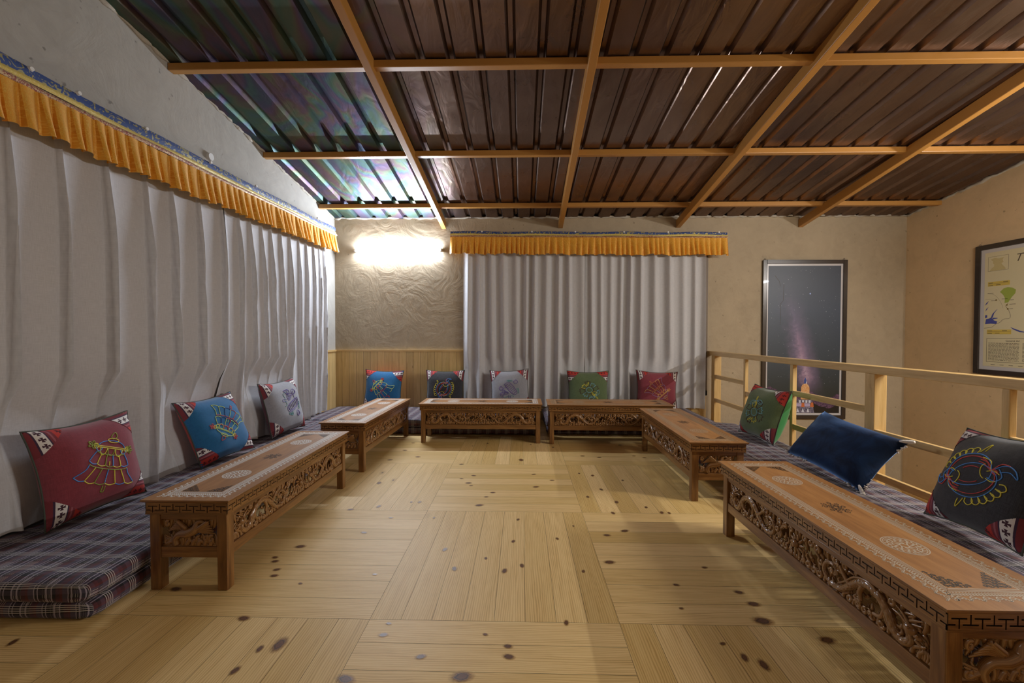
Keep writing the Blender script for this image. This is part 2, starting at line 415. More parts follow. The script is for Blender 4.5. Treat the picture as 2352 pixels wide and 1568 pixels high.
def patch_mat():
    m, nt, b = mat('striped_corner_fabric')
    tc = nt.nodes.new('ShaderNodeTexCoord'); sx = nt.nodes.new('ShaderNodeSeparateXYZ'); nt.links.new(tc.outputs['UV'], sx.inputs[0])
    q, p = sx.outputs[0], sx.outputs[1]
    Rd = (0.50, 0.04, 0.03); Wh = (0.74, 0.70, 0.67); Mr = (0.20, 0.03, 0.04); Na = (0.05, 0.025, 0.06)
    c = ramp(nt, q, [(0, Mr), (0.10, Na), (0.14, Wh), (0.40, Na), (0.44, Mr), (0.50, (0.33, 0.10, 0.12)), (0.55, Mr), (0.62, Rd)], 'CONSTANT')
    fp = mth(nt, 'SUBTRACT', mth(nt, 'FRACT', mth(nt, 'DIVIDE', p, 0.24)), 0.5)      # repeat along the stripe
    ap = mth(nt, 'MULTIPLY', mth(nt, 'ABSOLUTE', fp), 0.24)
    def cross(qc, hw, th):
        aq = mth(nt, 'ABSOLUTE', mth(nt, 'SUBTRACT', q, qc))
        def arm(x, y): return mth(nt, 'MULTIPLY', mth(nt, 'LESS_THAN', x, hw), mth(nt, 'LESS_THAN', y, mth(nt, 'ADD', mth(nt, 'MULTIPLY', x, 0.35), th)))
        return mth(nt, 'MINIMUM', mth(nt, 'ADD', arm(ap, aq), arm(aq, ap)), 1.0)
    c = mixc(nt, cross(0.27, 0.085, 0.012), c, (0.06, 0.02, 0.035))
    c = mixc(nt, cross(0.80, 0.075, 0.010), c, (0.10, 0.01, 0.015))
    nt.links.new(c, b.inputs['Base Color']); b.inputs['Roughness'].default_value = 0.85
    return m
M['patch'] = patch_mat()
CF = dict(maroon=fabric('maroon_linen', (0.23, 0.042, 0.058), 0.9, 500, 0.13, 0.4), blue=fabric('blue_linen', (0.018, 0.125, 0.29), 0.9, 500, 0.13, 0.4),
          grey=fabric('grey_linen', (0.30, 0.30, 0.33), 0.9, 500, 0.12, 0.4), charcoal=fabric('charcoal_linen', (0.04, 0.04, 0.046), 0.9, 500, 0.3, 0.3),
          green=fabric('green_linen', (0.105, 0.145, 0.065), 0.9, 500, 0.13, 0.4))
CB = dict(maroon=fabric('maroon_back', (0.17, 0.02, 0.03), 0.7, 500, 0.08, 0.2), blue=fabric('red_back', (0.50, 0.03, 0.025), 0.6, 500, 0.08, 0.2),
          grey=fabric('plum_back', (0.10, 0.025, 0.04), 0.7, 500, 0.08, 0.2), charcoal=fabric('olive_back', (0.12, 0.11, 0.03), 0.7, 500, 0.08, 0.2),
          green=fabric('satin_green_back', (0.02, 0.22, 0.05), 0.4, 500, 0.06, 0.3))
TH = {k: plain('thread_' + k, c, 0.6) for k, c in dict(yellow=(0.72, 0.62, 0.06), blue=(0.07, 0.26, 0.68), green=(0.24, 0.30, 0.03), red=(0.55, 0.06, 0.05), lime=(0.55, 0.65, 0.18),
      navy=(0.03, 0.04, 0.22), purple=(0.13, 0.09, 0.30), teal=(0.10, 0.28, 0.29), sky=(0.20, 0.47, 0.55), brown=(0.075, 0.03, 0.02), lilac=(0.30, 0.22, 0.42), orange=(0.62, 0.22, 0.08), gold=(0.68, 0.42, 0.12)).items()}

# ------------------------------------------------------------------ room shell
XL, XR, YB, YR = -2.33, 4.64, 5.12, -1.4
ZR0, SL = 2.485, 0.147
def zroof(y): return ZR0 + SL * (YB - y)
ZLOW = -1.7
def wallprism(name, pts, axis, a, b, m):
    # polygon in (other, z) extruded along axis between a and b
    mb = MB(); n = len(pts)
    def P(p, t): return (t, p[0], p[1]) if axis == 0 else (p[0], t, p[1])
    A = [mb.vert(P(p, a)) for p in pts]; B = [mb.vert(P(p, b)) for p in pts]
    mb.face(A[::-1]); mb.face(B)
    for i in range(n):
        j = (i + 1) % n; mb.face((A[i], A[j], B[j], B[i]))
    o = mb.build(name, m); tag(o, kind='structure'); return o
wallprism('wall_left', [(YR, -0.15), (YB, -0.15), (YB, zroof(YB)), (YR, zroof(YR))], 0, XL - 0.15, XL, M['walll'])
wallprism('wall_back', [(XL - 0.15, ZLOW), (XR + 0.15, ZLOW), (XR + 0.15, ZR0 - 0.005), (XL - 0.15, ZR0 - 0.005)], 1, YB, YB + 0.15, M['wall'])
wallprism('wall_right', [(YR, ZLOW), (YB, ZLOW), (YB, zroof(YB)), (YR, zroof(YR))], 0, XR, XR + 0.15, M['wallr'])
wallprism('wall_rear', [(XL - 0.15, ZLOW), (XR + 0.15, ZLOW), (XR + 0.15, zroof(YR)), (XL - 0.15, zroof(YR))], 1, YR - 0.15, YR, M['wall'])
mb = MB(); mb.quad([(2.4, YR, ZLOW), (XR, YR, ZLOW), (XR, YB, ZLOW), (2.4, YB, ZLOW)], [(0, 0), (2.2, 0), (2.2, 6), (0, 6)])
tag(mb.build('floor_lower', M['floor']), kind='structure')
# the boarded floor: square panels of eight boards, turned a quarter from one to the next
mb = MB()
FX0, FX1, FY0, FY1 = XL, 2.40, YR, YB
xs = [-2.40 + 0.92 * k for k in range(0, 7)]; ys = [-2.18, -1.26, -0.34, 0.58, 1.50, 2.44, 3.33, 4.25, 5.17]
for i in range(len(xs) - 1):
    for j in range(len(ys) - 1):
        x0, x1, y0, y1 = xs[i], xs[i + 1], ys[j], ys[j + 1]
        along_y = (i + j) % 2 == 0
        for k in range(8):
            if along_y: a, b, c, d = x0 + (x1 - x0) * k / 8, y0, x0 + (x1 - x0) * (k + 1) / 8, y1
            else: a, b, c, d = x0, y0 + (y1 - y0) * k / 8, x1, y0 + (y1 - y0) * (k + 1) / 8
            g = 0.0006
            a, c = max(a, FX0) + g, min(c, FX1) - g; b, d = max(b, FY0) + g, min(d, FY1) - g
            if c - a < 0.01 or d - b < 0.01: continue
            ou, ov = R.uniform(0, 30), R.uniform(0, 30); t = R.random()
            ps = [(a, b, 0), (c, b, 0), (c, d, 0), (a, d, 0)]
            uv = [((p[1], p[0]) if along_y else (p[0], p[1])) for p in ps]
            mb.quad(ps, [(u + ou, v + ov) for u, v in uv], 0, t)
mb.box((FX0, FY0, -0.15), (FX1, FY1, -0.0012), 1)
KN = [(1179, 1243, 0.016, 0), (1159, 1311, 0.021, 0), (1022, 1262, 0.02, 0), (1044, 1306, 0.02, 0), (1116, 1282, 0.013, 0), (1280, 1237, 0.014, 0), (1340, 1312, 0.013, 0), (1199, 1299, 0.018, 0),
      (1190, 1193, 0.015, 0), (997, 1189, 0.012, 0), (1317, 1208, 0.010, 0), (1301, 1430, 0.016, 0), (1101, 1160, 0.026, 1), (1132, 1131, 0.018, 1), (1117, 1141, 0.015, 1), (1231, 1118, 0.022, 1), (1088, 1092, 0.018, 1),
      (1226, 1089, 0.018, 1), (1076, 1109, 0.022, 1), (1268, 1103, 0.018, 1), (1082, 1115, 0.014, 1), (1060, 1099, 0.014, 1), (1435, 1219, 0.024, 1), (1400, 1291, 0.026, 1), (1394, 1229, 0.02, 1), (871, 1109, 0.026, 0), (898, 1189, 0.014, 1),
      (964, 1153, 0.018, 0), (945, 1153, 0.014, 0), (870, 1163, 0.022, 0), (805, 1170, 0.02, 1), (632, 1280, 0.016, 1), (632, 1289, 0.018, 1), (636, 1308, 0.017, 1), (630, 1322, 0.018, 1), (690, 1255, 0.026, 1), (861, 1319, 0.012, 1), (836, 1223, 0.018, 1),
      (404, 1353, 0.024, 1), (893, 1432, 0.011, 1), (881, 1458, 0.017, 1), (642, 1480, 0.036, 0), (597, 1490, 0.018, 0), (967, 1508, 0.018, 1), (1169, 1508, 0.02, 1), (1167, 1484, 0.016, 1), (1061, 1554, 0.034, 1), (794, 1560, 0.03, 1),
      (1115, 1457, 0.010, 1), (1752, 1426, 0.036, 1), (1697, 1360, 0.02, 1), (1731, 1387, 0.026, 1), (1553, 1343, 0.014, 1), (1618, 1303, 0.014, 1), (1565, 1397, 0.01, 1), (1710, 1510, 0.02, 0), (1754, 1527, 0.026, 0), (1350, 1141, 0.018, 0), (1430, 1103, 0.016, 0),
      (1381, 1124, 0.02, 0), (1416, 1153, 0.022, 0), (1484, 1165, 0.016, 0), (1361, 1092, 0.02, 0), (1330, 1087, 0.014, 0), (1408, 1178, 0.02, 0), (1197, 1056, 0.034, 0), (1120, 1018, 0.016, 0), (1085, 1024, 0.012, 0), (1219, 1021, 0.014, 0), (1270, 1027, 0.018, 0),
      (1060, 1066, 0.018, 1), (960, 1049, 0.022, 1), (896, 1056, 0.022, 1), (1338, 1047, 0.02, 1), (1376, 1050, 0.02, 1), (1456, 1047, 0.016, 1), (1480, 1051, 0.016, 1), (1424, 1022, 0.02, 1), (1520, 1177, 0.02, 0), (1537, 1178, 0.016, 0), (949, 1017, 0.018, 1), (560, 1420, 0.024, 1), (690, 1340, 0.01, 1),
      (30, 1475, 0.02, 0), (540, 1540, 0.02, 0), (1900, 1470, 0.03, 1), (1660, 1478, 0.012, 1), (780, 1040, 0.016, 1), (930, 1034, 0.022, 1)]
from mathutils import Euler
CMI = cam.matrix_world.to_3x3()
for px, py, r, ax in KN:
    d = CMI @ Vector(((px - 1176) / 950, -(py - 784) / 950, -1)); t = -1.0567 / d.z
    cx, cy = d.x * t, d.y * t
    rx, ry = (r * 1.75, r * 1.0) if ax else (r * 1.0, r * 1.6)
    rx *= 0.78; ry *= 0.78
    rr = R.uniform(-0.3, 0.3)
    n = 18; c0 = mb.vert((cx, cy, 0.0012)); ring = []
    for k in range(n):
        a = 2 * PI * k / n; x, y = rx * math.cos(a), ry * math.sin(a)
        ring.append((mb.vert((cx + x * math.cos(rr) - y * math.sin(rr), cy + x * math.sin(rr) + y * math.cos(rr), 0.0012)), (math.cos(a), math.sin(a))))
    for k in range(n):
        a, b = ring[k], ring[(k + 1) % n]
        mb.face((c0, a[0], b[0]), [(0, 0), a[1], b[1]], 2)
tag(mb.build('floor', [M['floor'], M['groove'], M['knot']]), kind='structure')
# corrugated metal roof
mb = MB()
prof = []; x = -2.215 - 0.195 * 2
while x < XR + 0.2:
    prof += [(x - 0.032, 0), (x - 0.014, 0.03), (x + 0.014, 0.03), (x + 0.032, 0)]
    x += 0.195
yy = [5.3 - i * (5.3 - YR + 0.2) / 14 for i in range(15)]
ids = [[mb.vert((p[0], y, zroof(y) + p[1])) for p in prof] for y in yy]
for i in range(14):
    for k in range(len(prof) - 1):
        mb.face((ids[i][k], ids[i][k + 1], ids[i + 1][k + 1], ids[i + 1][k]))
o = mb.build('ceiling', M['metal']); tag(o, kind='structure')
sm = o.modifiers.new('gauge', 'SOLIDIFY'); sm.thickness = 0.001; sm.offset = 1
# crumbled mortar along the top of the walls
def mortar(name, p0, p1, n, seed, amp=0.02):
    rr = random.Random(seed); mb = MB(); pts = []; rad = []
    for i in range(n + 1):
        t = i / n; pts.append(Vector(p0).lerp(Vector(p1), t) + Vector((rr.uniform(-0.006, 0.006), rr.uniform(-0.006, 0.006), rr.uniform(-0.008, 0.010))))
        rad.append(rr.uniform(0.008, amp))
    mb.tube(pts, rad, 7)
    tag(mb.build(name, M['mortar'], smooth=True), kind='structure')
mortar('trim_1', (XL, YB - 0.004, ZR0 + 0.004), (XR, YB - 0.004, ZR0 + 0.004), 150, 3, 0.022)
mortar('trim_2', (XL + 0.003, YB, zroof(YB) - 0.002), (XL + 0.003, 0.6, zroof(0.6) - 0.002), 110, 4, 0.02)
mortar('trim_3', (XR - 0.003, YB, zroof(YB) - 0.002), (XR - 0.003, 0.6, zroof(0.6) - 0.002), 110, 5, 0.02)
# steel rafters and purlins
ZRF, SLF = 2.352, 0.166
raf = [(-0.962, 'ochre steel rafter ending beside the lit tube light, nearest the left wall'), (0.475, 'ochre steel rafter crossing the middle of the roof above the back curtains'),
       (1.905, 'ochre steel rafter meeting the back wall above the right end of the back valance'), (3.375, 'ochre steel rafter meeting the back wall above the night sky poster')]
for x, lab in raf:
    mb = MB(); y0, y1 = YB - 0.002, YR
    sk = 0.017
    def ctr(y): return x + (YB - y) * -sk * 0
    P = [(-0.027, 0), (0.027, 0), (0.027, 0.092), (-0.027, 0.092)]
    A = [mb.vert((x + p[0], y0, ZRF + SLF * (YB - y0) + p[1])) for p in P]
    B = [mb.vert((x + p[0] - 0.012 * (y0 - y1), y1, ZRF + SLF * (YB - y1) + p[1])) for p in P]
    B = [mb.vert((x + p[0], y1, ZRF + 0.148 * (YB - y1) + p[1])) for p in P] if False else B
    mb.face(A); mb.face(B[::-1])
    for i in range(4):
        j = (i + 1) % 4; mb.face((A[j], A[i], B[i], B[j]))
    tag(mb.build('roof_rafter', M['ochre'], bevel=0.004), lab, 'beam', 'steel rafters under the metal roof')
pur = [(4.73, 'ochre roof purlin running across just in front of the back wall'), (3.72, 'ochre roof purlin running across above the middle of the room, second from the back wall'),
       (2.72, 'ochre roof purlin running across nearest the camera, third from the back wall')]
for y, lab in pur:
    mb = MB(); z = zroof(y)
    mb.box((XL + 0.001, y - 0.025, z - 0.052), (XR - 0.001, y + 0.025, z - 0.004))
    tag(mb.build('roof_purlin', M['ochre'], bevel=0.004), lab, 'beam', 'steel purlins under the metal roof')
# pine panelling low on the walls
def panelling(name, p0, p1, z0, z1, nrm, wb=0.092, cap=True):
    mb = MB(); d = Vector((p1[0] - p0[0], p1[1] - p0[1], 0)); L = d.length; d.normalize(); nrm = Vector(nrm)
    n = max(1, round(L / wb)); w = L / n
    for k in range(n):
        a = Vector((*p0, z0)) + d * (k * w + 0.0012); b = a + d * (w - 0.0024); up = Vector((0, 0, z1 - z0)); t = R.random(); ou, ov = R.uniform(0, 30), R.uniform(0, 30)
        f = 0.012
        q = [a + nrm * f, b + nrm * f, b + nrm * f + up, a + nrm * f + up]
        if (q[1] - q[0]).cross(q[2] - q[1]).dot(nrm) < 0: q = q[::-1]
        mb.quad(q, [((p - a).z + ou, (p - a).dot(d) + ov) for p in q], 0, t)
    bx = Vector((*p0, z0)); ex = bx + d * L
    lo = (min(bx.x, ex.x, bx.x + nrm.x * 0.010, ex.x + nrm.x * 0.010), min(bx.y, ex.y, bx.y + nrm.y * 0.010), z0)
    hi = (max(bx.x, ex.x, bx.x + nrm.x * 0.010), max(bx.y, ex.y, bx.y + nrm.y * 0.010, ex.y + nrm.y * 0.010), z1)
    mb.box(lo, hi, 1)
    if cap:
        lo2 = (min(lo[0], hi[0] + nrm.x * 0.014) if nrm.x < 0 else lo[0], lo[1] - (0.014 if nrm.y < 0 else 0), z1)
        hi2 = (hi[0] + (0.014 if nrm.x > 0 else 0), hi[1], z1 + 0.022)
        if nrm.x < 0: lo2 = (lo[0] - 0.014, lo[1], z1)
        mb.box(lo2, hi2, 2)
    tag(mb.build(name, [M['pinewall'], M['groove'], M['rail']]), kind='structure')
panelling('trim_4', (XL, YB), (-0.72, YB), 0.0, 0.835, (0, -1, 0))
panelling('trim_5', (XL, YB - 0.012), (XL, 4.2), 0.0, 0.835, (1, 0, 0))
panelling('trim_6', (-0.72, YB), (2.26, YB), 0.0, 0.30, (0, -1, 0), cap=False)
panelling('trim_7', (2.42, YB), (XR, YB), ZLOW, -0.86, (0, -1, 0))
panelling('trim_8', (XR, YB), (XR, -1.0), ZLOW, -0.86, (-1, 0, 0))
# window behind the back curtains
mb = MB()
for a, b in (((-0.62, 0.31), (-0.54, 2.08)), ((2.19, 0.31), (2.262, 2.08)), ((-0.62, 0.31), (2.262, 0.37)), ((-0.62, 2.02), (2.262, 2.08)), ((0.72, 0.31), (0.80, 2.08))):
    mb.box((a[0], YB - 0.03, a[1]), (b[0], YB, b[1]))
mb.quad([(-0.6, YB - 0.008, 0.34), (2.24, YB - 0.008, 0.34), (2.24, YB - 0.008, 2.05), (-0.6, YB - 0.008, 2.05)], None, 1)
tag(mb.build('window_1', [M['brown'], M['glassdark']]), kind='structure')

# ------------------------------------------------------------------ lamps
def tube_light(name, p0, p1, out, rad, col, label, r=0.0105):
    p0, p1, out = Vector(p0), Vector(p1), Vector(out)
    t = empty(name, (p0 + p1) / 2, label, 'lamp')
    c = (p0 + p1) / 2; d = (p1 - p0); L = d.length; d.normalize()
    mb = MB(); a = -d * (L / 2)
    sd = d.cross(out); e0, e1 = a + d * 0.012, -a - d * 0.012; fan = [math.radians(lerp(-96, 96, i / 16)) for i in range(17)]
    A = [mb.vert(e0 + out * (r * math.cos(q)) + sd * (r * math.sin(q))) for q in fan]; B = [mb.vert(e1 + out * (r * math.cos(q)) + sd * (r * math.sin(q))) for q in fan]
    for i in range(16): mb.face((A[i], A[i + 1], B[i + 1], B[i]))
    mb.build('tube', emit(name + '_glow', col, rad), t, smooth=True)
    mb = MB(); fan = [math.radians(lerp(96, 264, i / 12)) for i in range(13)]
    A = [mb.vert(e0 + out * (r * math.cos(q)) + sd * (r * math.sin(q))) for q in fan]; B = [mb.vert(e1 + out * (r * math.cos(q)) + sd * (r * math.sin(q))) for q in fan]
    for i in range(12): mb.face((A[i], A[i + 1], B[i + 1], B[i]))
    mb.face(A[::-1]); mb.face(B)
    mb.build('tube_back', M['white'], t, smooth=True)
    mb = MB()
    up = d.cross(out); b0 = -d * (L / 2) - out * (r + 0.009); b1 = d * (L / 2) - out * (r + 0.009)
    pts = [b0 - up * 0.012, b0 + up * 0.012, b0 + up * 0.012 + out * 0.008, b0 - up * 0.012 + out * 0.008]
    A = [mb.vert(p) for p in pts]; B = [mb.vert(p + d * L) for p in pts]
    mb.face(A); mb.face(B[::-1])
    for i in range(4): mb.face((A[i], B[i], B[(i + 1) % 4], A[(i + 1) % 4]))
    mb.build('housing', M['white'], t)
    for s in (-1, 1):
        mb = MB(); e = d * (s * L / 2)
        mb.tube([e - d * s * 0.014, e + d * s * 0.006], r + 0.003, 14)
        mb.build('end_cap', M['white'], t)
    return t
tube_light('tube_light', (-2.07, YB - 0.022, 2.083), (-0.99, YB - 0.022, 2.090), (0, -1, 0), TUBE_A, (0.86, 0.95, 1.08), 'lit white tube light fixed high on the back wall')
tb = tube_light('tube_light', (2.72, 1.80, 2.0), (3.80, 1.80, 2.0), (0, 0, -1), FILL_TUBE_D, (1.0, 0.93, 0.80), 'unseen tube light added over the stairwell to brighten its walls')  # added out of view to brighten the map wall
for x_ in (2.9, 3.62):  # wires of the added stairwell tube
    mb = MB(); mb.tube([Vector((x_, 1.80, 2.025)) - tb.location, Vector((x_, 1.80, zroof(1.80) - 0.004)) - tb.location], 0.003, 6)
    mb.build('hanging_wire', M['steel'], tb)
tube_light('tube_light', (XR - 0.03, 1.5, 2.05), (XR - 0.03, 2.7, 2.05), (-1, 0, 0), TUBE_B, (0.97, 0.96, 0.95), 'tube light fixed on the stairwell wall near the framed map')
tube_light('tube_light', (-0.4, YR + 0.05, 2.5), (0.8, YR + 0.05, 2.5), (0, 1, 0), FILL_TUBE_C, (1.0, 0.95, 0.87), 'unseen fill tube light added on the wall behind the camera')  # weak fill, added out of view

# ------------------------------------------------------------------ mattresses
def mattress(x0, x1, y0, y1, z0, z1, label, group, seed, rot=False):
    rr = random.Random(seed); mb = MB(); r = 0.03
    nx = max(8, int((x1 - x0) / 0.05)); ny = max(8, int((y1 - y0) / 0.05)); nz = 6
    ph = [rr.uniform(0, 9) for _ in range(6)]
    def P(a, b, c):
        x, y, z = lerp(x0, x1, a), lerp(y0, y1, b), lerp(z0, z1, c)
        # round the edges
        cx, cy, cz = min(max(x, x0 + r), x1 - r), min(max(y, y0 + r), y1 - r), min(max(z, z0 + r * 0.9), z1 - r * 0.9)
        d = Vector((x - cx, y - cy, z - cz))
        if d.length > 1e-6:
            m_ = max(abs(d.x) / r, abs(d.y) / r, abs(d.z) / (r * 0.9)); d = d.normalized() * (m_ * r)
        p = Vector((cx, cy, cz)) + d
        k = 0.004 * math.sin(x * 7 + ph[0]) * math.sin(y * 6 + ph[1]) + 0.003 * math.sin(x * 17 + y * 5 + ph[2])
        if c > 0.9: p.z += k
        e = math.sin(PI * c); p.x += (1 if a > 0.99 else -1 if a < 0.01 else 0) * 0.008 * e * math.sin(y * 8 + ph[3]); p.y += (1 if b > 0.99 else -1 if b < 0.01 else 0) * 0.008 * e * math.sin(x * 8 + ph[4])
        return p
    ou, ov = rr.uniform(0, 1), rr.uniform(0, 1)
    def U(u, v): return (v + ou, u + ov) if not rot else (u + ou, v + ov)
    X = lambda a: lerp(x0, x1, a)
    Y = lambda b: lerp(y0, y1, b)
    Z = lambda c: lerp(z0, z1, c)
    mb.grid(lambda a, b: P(a, b, 1), nx, ny, lambda a, b: U(X(a), Y(b)))
    mb.grid(lambda a, b: P(a, b, 0), nx, ny, lambda a, b: U(X(a), Y(b)), flip=True)
    mb.grid(lambda b, c: P(1, b, c), ny, nz, lambda b, c: U(x1 + z1 - Z(c), Y(b)))
    mb.grid(lambda b, c: P(0, b, c), ny, nz, lambda b, c: U(x0 - z1 + Z(c), Y(b)), flip=True)
    mb.grid(lambda a, c: P(a, 0, c), nx, nz, lambda a, c: U(X(a), y0 - z1 + Z(c)))
    mb.grid(lambda a, c: P(a, 1, c), nx, nz, lambda a, c: U(X(a), y1 + z1 - Z(c)), flip=True)
    o = mb.build('floor_mattress', M['plaid'], smooth=True, weld=True)
    return tag(o, label, 'mattress', group)
G = 'plaid floor mattresses stacked in pairs'
mattress(XL + 0.016, -1.575, 1.455, 4.27, 0.001, 0.077, 'plaid floor mattress along the white window curtains, lower of the pair', G, 1)
mattress(XL + 0.016, -1.565, 1.43, 4.28, 0.078, 0.156, 'plaid floor mattress along the white window curtains, upper of the pair', G, 1)
mattress(XL + 0.02, 0.205, 4.30, 5.09, 0.001, 0.077, 'plaid floor mattress under the pine panelling in the back corner, lower of the pair', G, 2, True)
mattress(XL + 0.02, 0.20, 4.29, 5.09, 0.078, 0.156, 'plaid floor mattress under the pine panelling in the back corner, upper of the pair', G, 2, True)
mattress(0.265, 2.02, 4.33, 5.09, 0.001, 0.077, 'plaid floor mattress under the green and maroon back cushions, lower of the pair', G, 3, True)
mattress(0.26, 2.02, 4.32, 5.09, 0.078, 0.156, 'plaid floor mattress under the green and maroon back cushions, upper of the pair', G, 3, True)
mattress(1.44, 2.17, 0.55, 4.28, 0.001, 0.077, 'plaid floor mattress along the wooden railing, lower of the pair', G, 4)
mattress(1.43, 2.19, 0.55, 4.29, 0.078, 0.156, 'plaid floor mattress along the wooden railing, upper of the pair', G, 4)

# ------------------------------------------------------------------ carved low tables
TL, TW, TT = 1.198, 0.3625, 0.38
def fret(mb, M4, L, z0, z1, nper, out):
    # interlocking T fret: raised cells on a dark ground; M4 maps (s, z, outward) to local space
    rows, cols = 11, 16
    g = [[1] * cols for _ in range(rows)]
    for r_ in range(3, 10): g[r_][0] = 0
    for c_ in range(-5, 6): g[3][c_ % cols] = 0
    for r_ in range(1, 8): g[r_][8] = 0
    for c_ in range(3, 14): g[7][c_] = 0
    tot = nper * cols; cw = L / tot; ch = (z1 - z0) / rows
    mb.quad([M4 @ Vector(p) for p in ((0, z0, 0), (L, z0, 0), (L, z1, 0), (0, z1, 0))], None, 1)
    h = out
    for r_ in range(rows):
        c_ = 0
        while c_ < tot:
            if g[r_][c_ % cols]:
                e = c_
                while e < tot and g[r_][e % cols]: e += 1
                a, b, z_, w_ = c_ * cw, e * cw, z0 + r_ * ch, z0 + (r_ + 1) * ch
                q = [(a, z_), (b, z_), (b, w_), (a, w_)]
                top = [M4 @ Vector((x, z, h)) for x, z in q]; bot = [M4 @ Vector((x, z, 0)) for x, z in q]
                mb.quad(top, [(x, z + L) for x, z in q], 0)
                for i in range(4):
                    j = (i + 1) % 4
                    mb.quad([bot[i], bot[j], top[j], top[i]], None, 1)
                c_ = e
            else: c_ += 1
def spiral(cx, cz, r0, turns=1.4, a0=0.0, n=22, s=1):
    return [(cx + r0 * (1 - t * 0.85) * math.cos(a0 + s * t * turns * 2 * PI), cz + r0 * (1 - t * 0.85) * math.sin(a0 + s * t * turns * 2 * PI)) for t in (i / n for i in range(n + 1))]
def carved_dragons(L, H):
    mb = MB(); S = lambda p, d=0.0: Vector((p[0], -d, p[1]))
    rr = random.Random(11)
    half = L / 2
    def T(pts, rad, d=0.0, mi=0, mir=(False, True), sides=8, ds=0.85, n=5):
        cr = crom([(p[0], p[1], 0) for p in pts], n) if n > 1 else [Vector((p[0], p[1], 0)) for p in pts]
        m_ = len(cr)
        if isinstance(rad, (list, tuple)):
            rs = []
            for i in range(m_):
                t = i / (m_ - 1) * (len(rad) - 1); k = min(int(t), len(rad) - 2); rs.append(lerp(rad[k], rad[k + 1], t - k))
        else: rs = [rad] * m_
        for fl in mir:
            mb.tube([S(((L - p.x) if fl else p.x, p.y), d) for p in cr], rs, sides, (0, 1, 0), ds, mi)
    sx = half / 0.54; sz = H / 0.113
    q = lambda pts: [(a * sx, b * sz) for a, b in pts]
    # the two facing dragons
    T(q([(0.075, 0.062), (0.062, 0.034), (0.085, 0.014), (0.115, 0.028), (0.135, 0.062), (0.165, 0.09), (0.205, 0.098), (0.245, 0.082), (0.28, 0.05), (0.315, 0.022), (0.36, 0.016), (0.392, 0.04), (0.385, 0.072), (0.352, 0.082), (0.333, 0.062), (0.35, 0.048)]),
      [0.010, 0.012, 0.0135, 0.0145, 0.015, 0.015, 0.0145, 0.014, 0.013, 0.012, 0.011, 0.0095, 0.008, 0.0065, 0.005, 0.003], 0.004, 1, sides=10, n=7)
    for off in (0.011,):   # dorsal crest
        T(q([(0.10, 0.006), (0.132, 0.03), (0.15, 0.068), (0.175, 0.104), (0.21, 0.110), (0.255, 0.095), (0.292, 0.06), (0.325, 0.035)]), [0.002, 0.004, 0.005, 0.005, 0.005, 0.004, 0.004, 0.002], 0.010, 0, sides=6)
    # head
    for fl in (False, True):
        X = lambda x: (L - x * sx) if fl else x * sx
        mb.ball((X(0.060), -0.010, 0.066 * sz), 0.016, 10, 7, (1.25, 0.8, 0.95)); mb.ball((X(0.040), -0.008, 0.058 * sz), 0.011, 9, 6, (1.3, 0.8, 0.75))
        mb.ball((X(0.056), -0.021, 0.074 * sz), 0.0042, 8, 5); mb.ball((X(0.035), -0.014, 0.064 * sz), 0.0036, 8, 5)
    T(q([(0.048, 0.045), (0.030, 0.038), (0.018, 0.046)]), [0.006, 0.005, 0.002], 0.006)
    T(q([(0.066, 0.078), (0.082, 0.094), (0.105, 0.104)]), [0.005, 0.004, 0.0015], 0.010)
    T(q([(0.07, 0.074), (0.09, 0.084), (0.118, 0.086)]), [0.005, 0.004, 0.0015], 0.010)
    for k in range(8):     # mane of swept flame locks at the outer ends
        a = -0.3 + 0.42 * k; ln = 0.036 + 0.008 * (k % 3)
        x0_, z0_ = 0.062 + 0.004 * k, 0.055 + 0.003 * k
        T(q([(x0_, z0_), (x0_ - ln * 0.5 * math.cos(a * 0.55 - 0.4), z0_ + ln * 0.5 * math.sin(a * 0.55 - 0.2)), (max(0.006, x0_ - ln * math.cos(a * 0.5 - 0.7) * 1.1), min(0.108, max(0.006, z0_ + ln * math.sin(a * 0.6 - 0.35) * 1.2)))]), [0.0055, 0.005, 0.0012], 0.003 + 0.0012 * (k % 3), sides=7)
    for k in range(5):
        T(q([(0.012 + 0.006 * k, 0.004), (0.006 + 0.008 * k, 0.02 + 0.004 * k), (0.018 + 0.007 * k, 0.036)]), [0.005, 0.0045, 0.001], 0.002, sides=6)
    # legs and claws
    for base, mid, end in (((0.142, 0.066), (0.155, 0.036), (0.185, 0.026)), ((0.272, 0.056), (0.300, 0.078), (0.318, 0.098)), ((0.222, 0.088), (0.235, 0.06), (0.228, 0.036))):
        T(q([base, mid, end]), [0.009, 0.0075, 0.006], 0.008)
        for a in (-0.9, -0.2, 0.5, 1.2):
            ex, ez = end
            T(q([(ex, ez), (ex + 0.011 * math.cos(a - 0.6), ez + 0.011 * math.sin(a - 0.6)), (ex + 0.019 * math.cos(a - 0.9), ez + 0.016 * math.sin(a - 0.9))]), [0.004, 0.0035, 0.001], 0.011, sides=6)
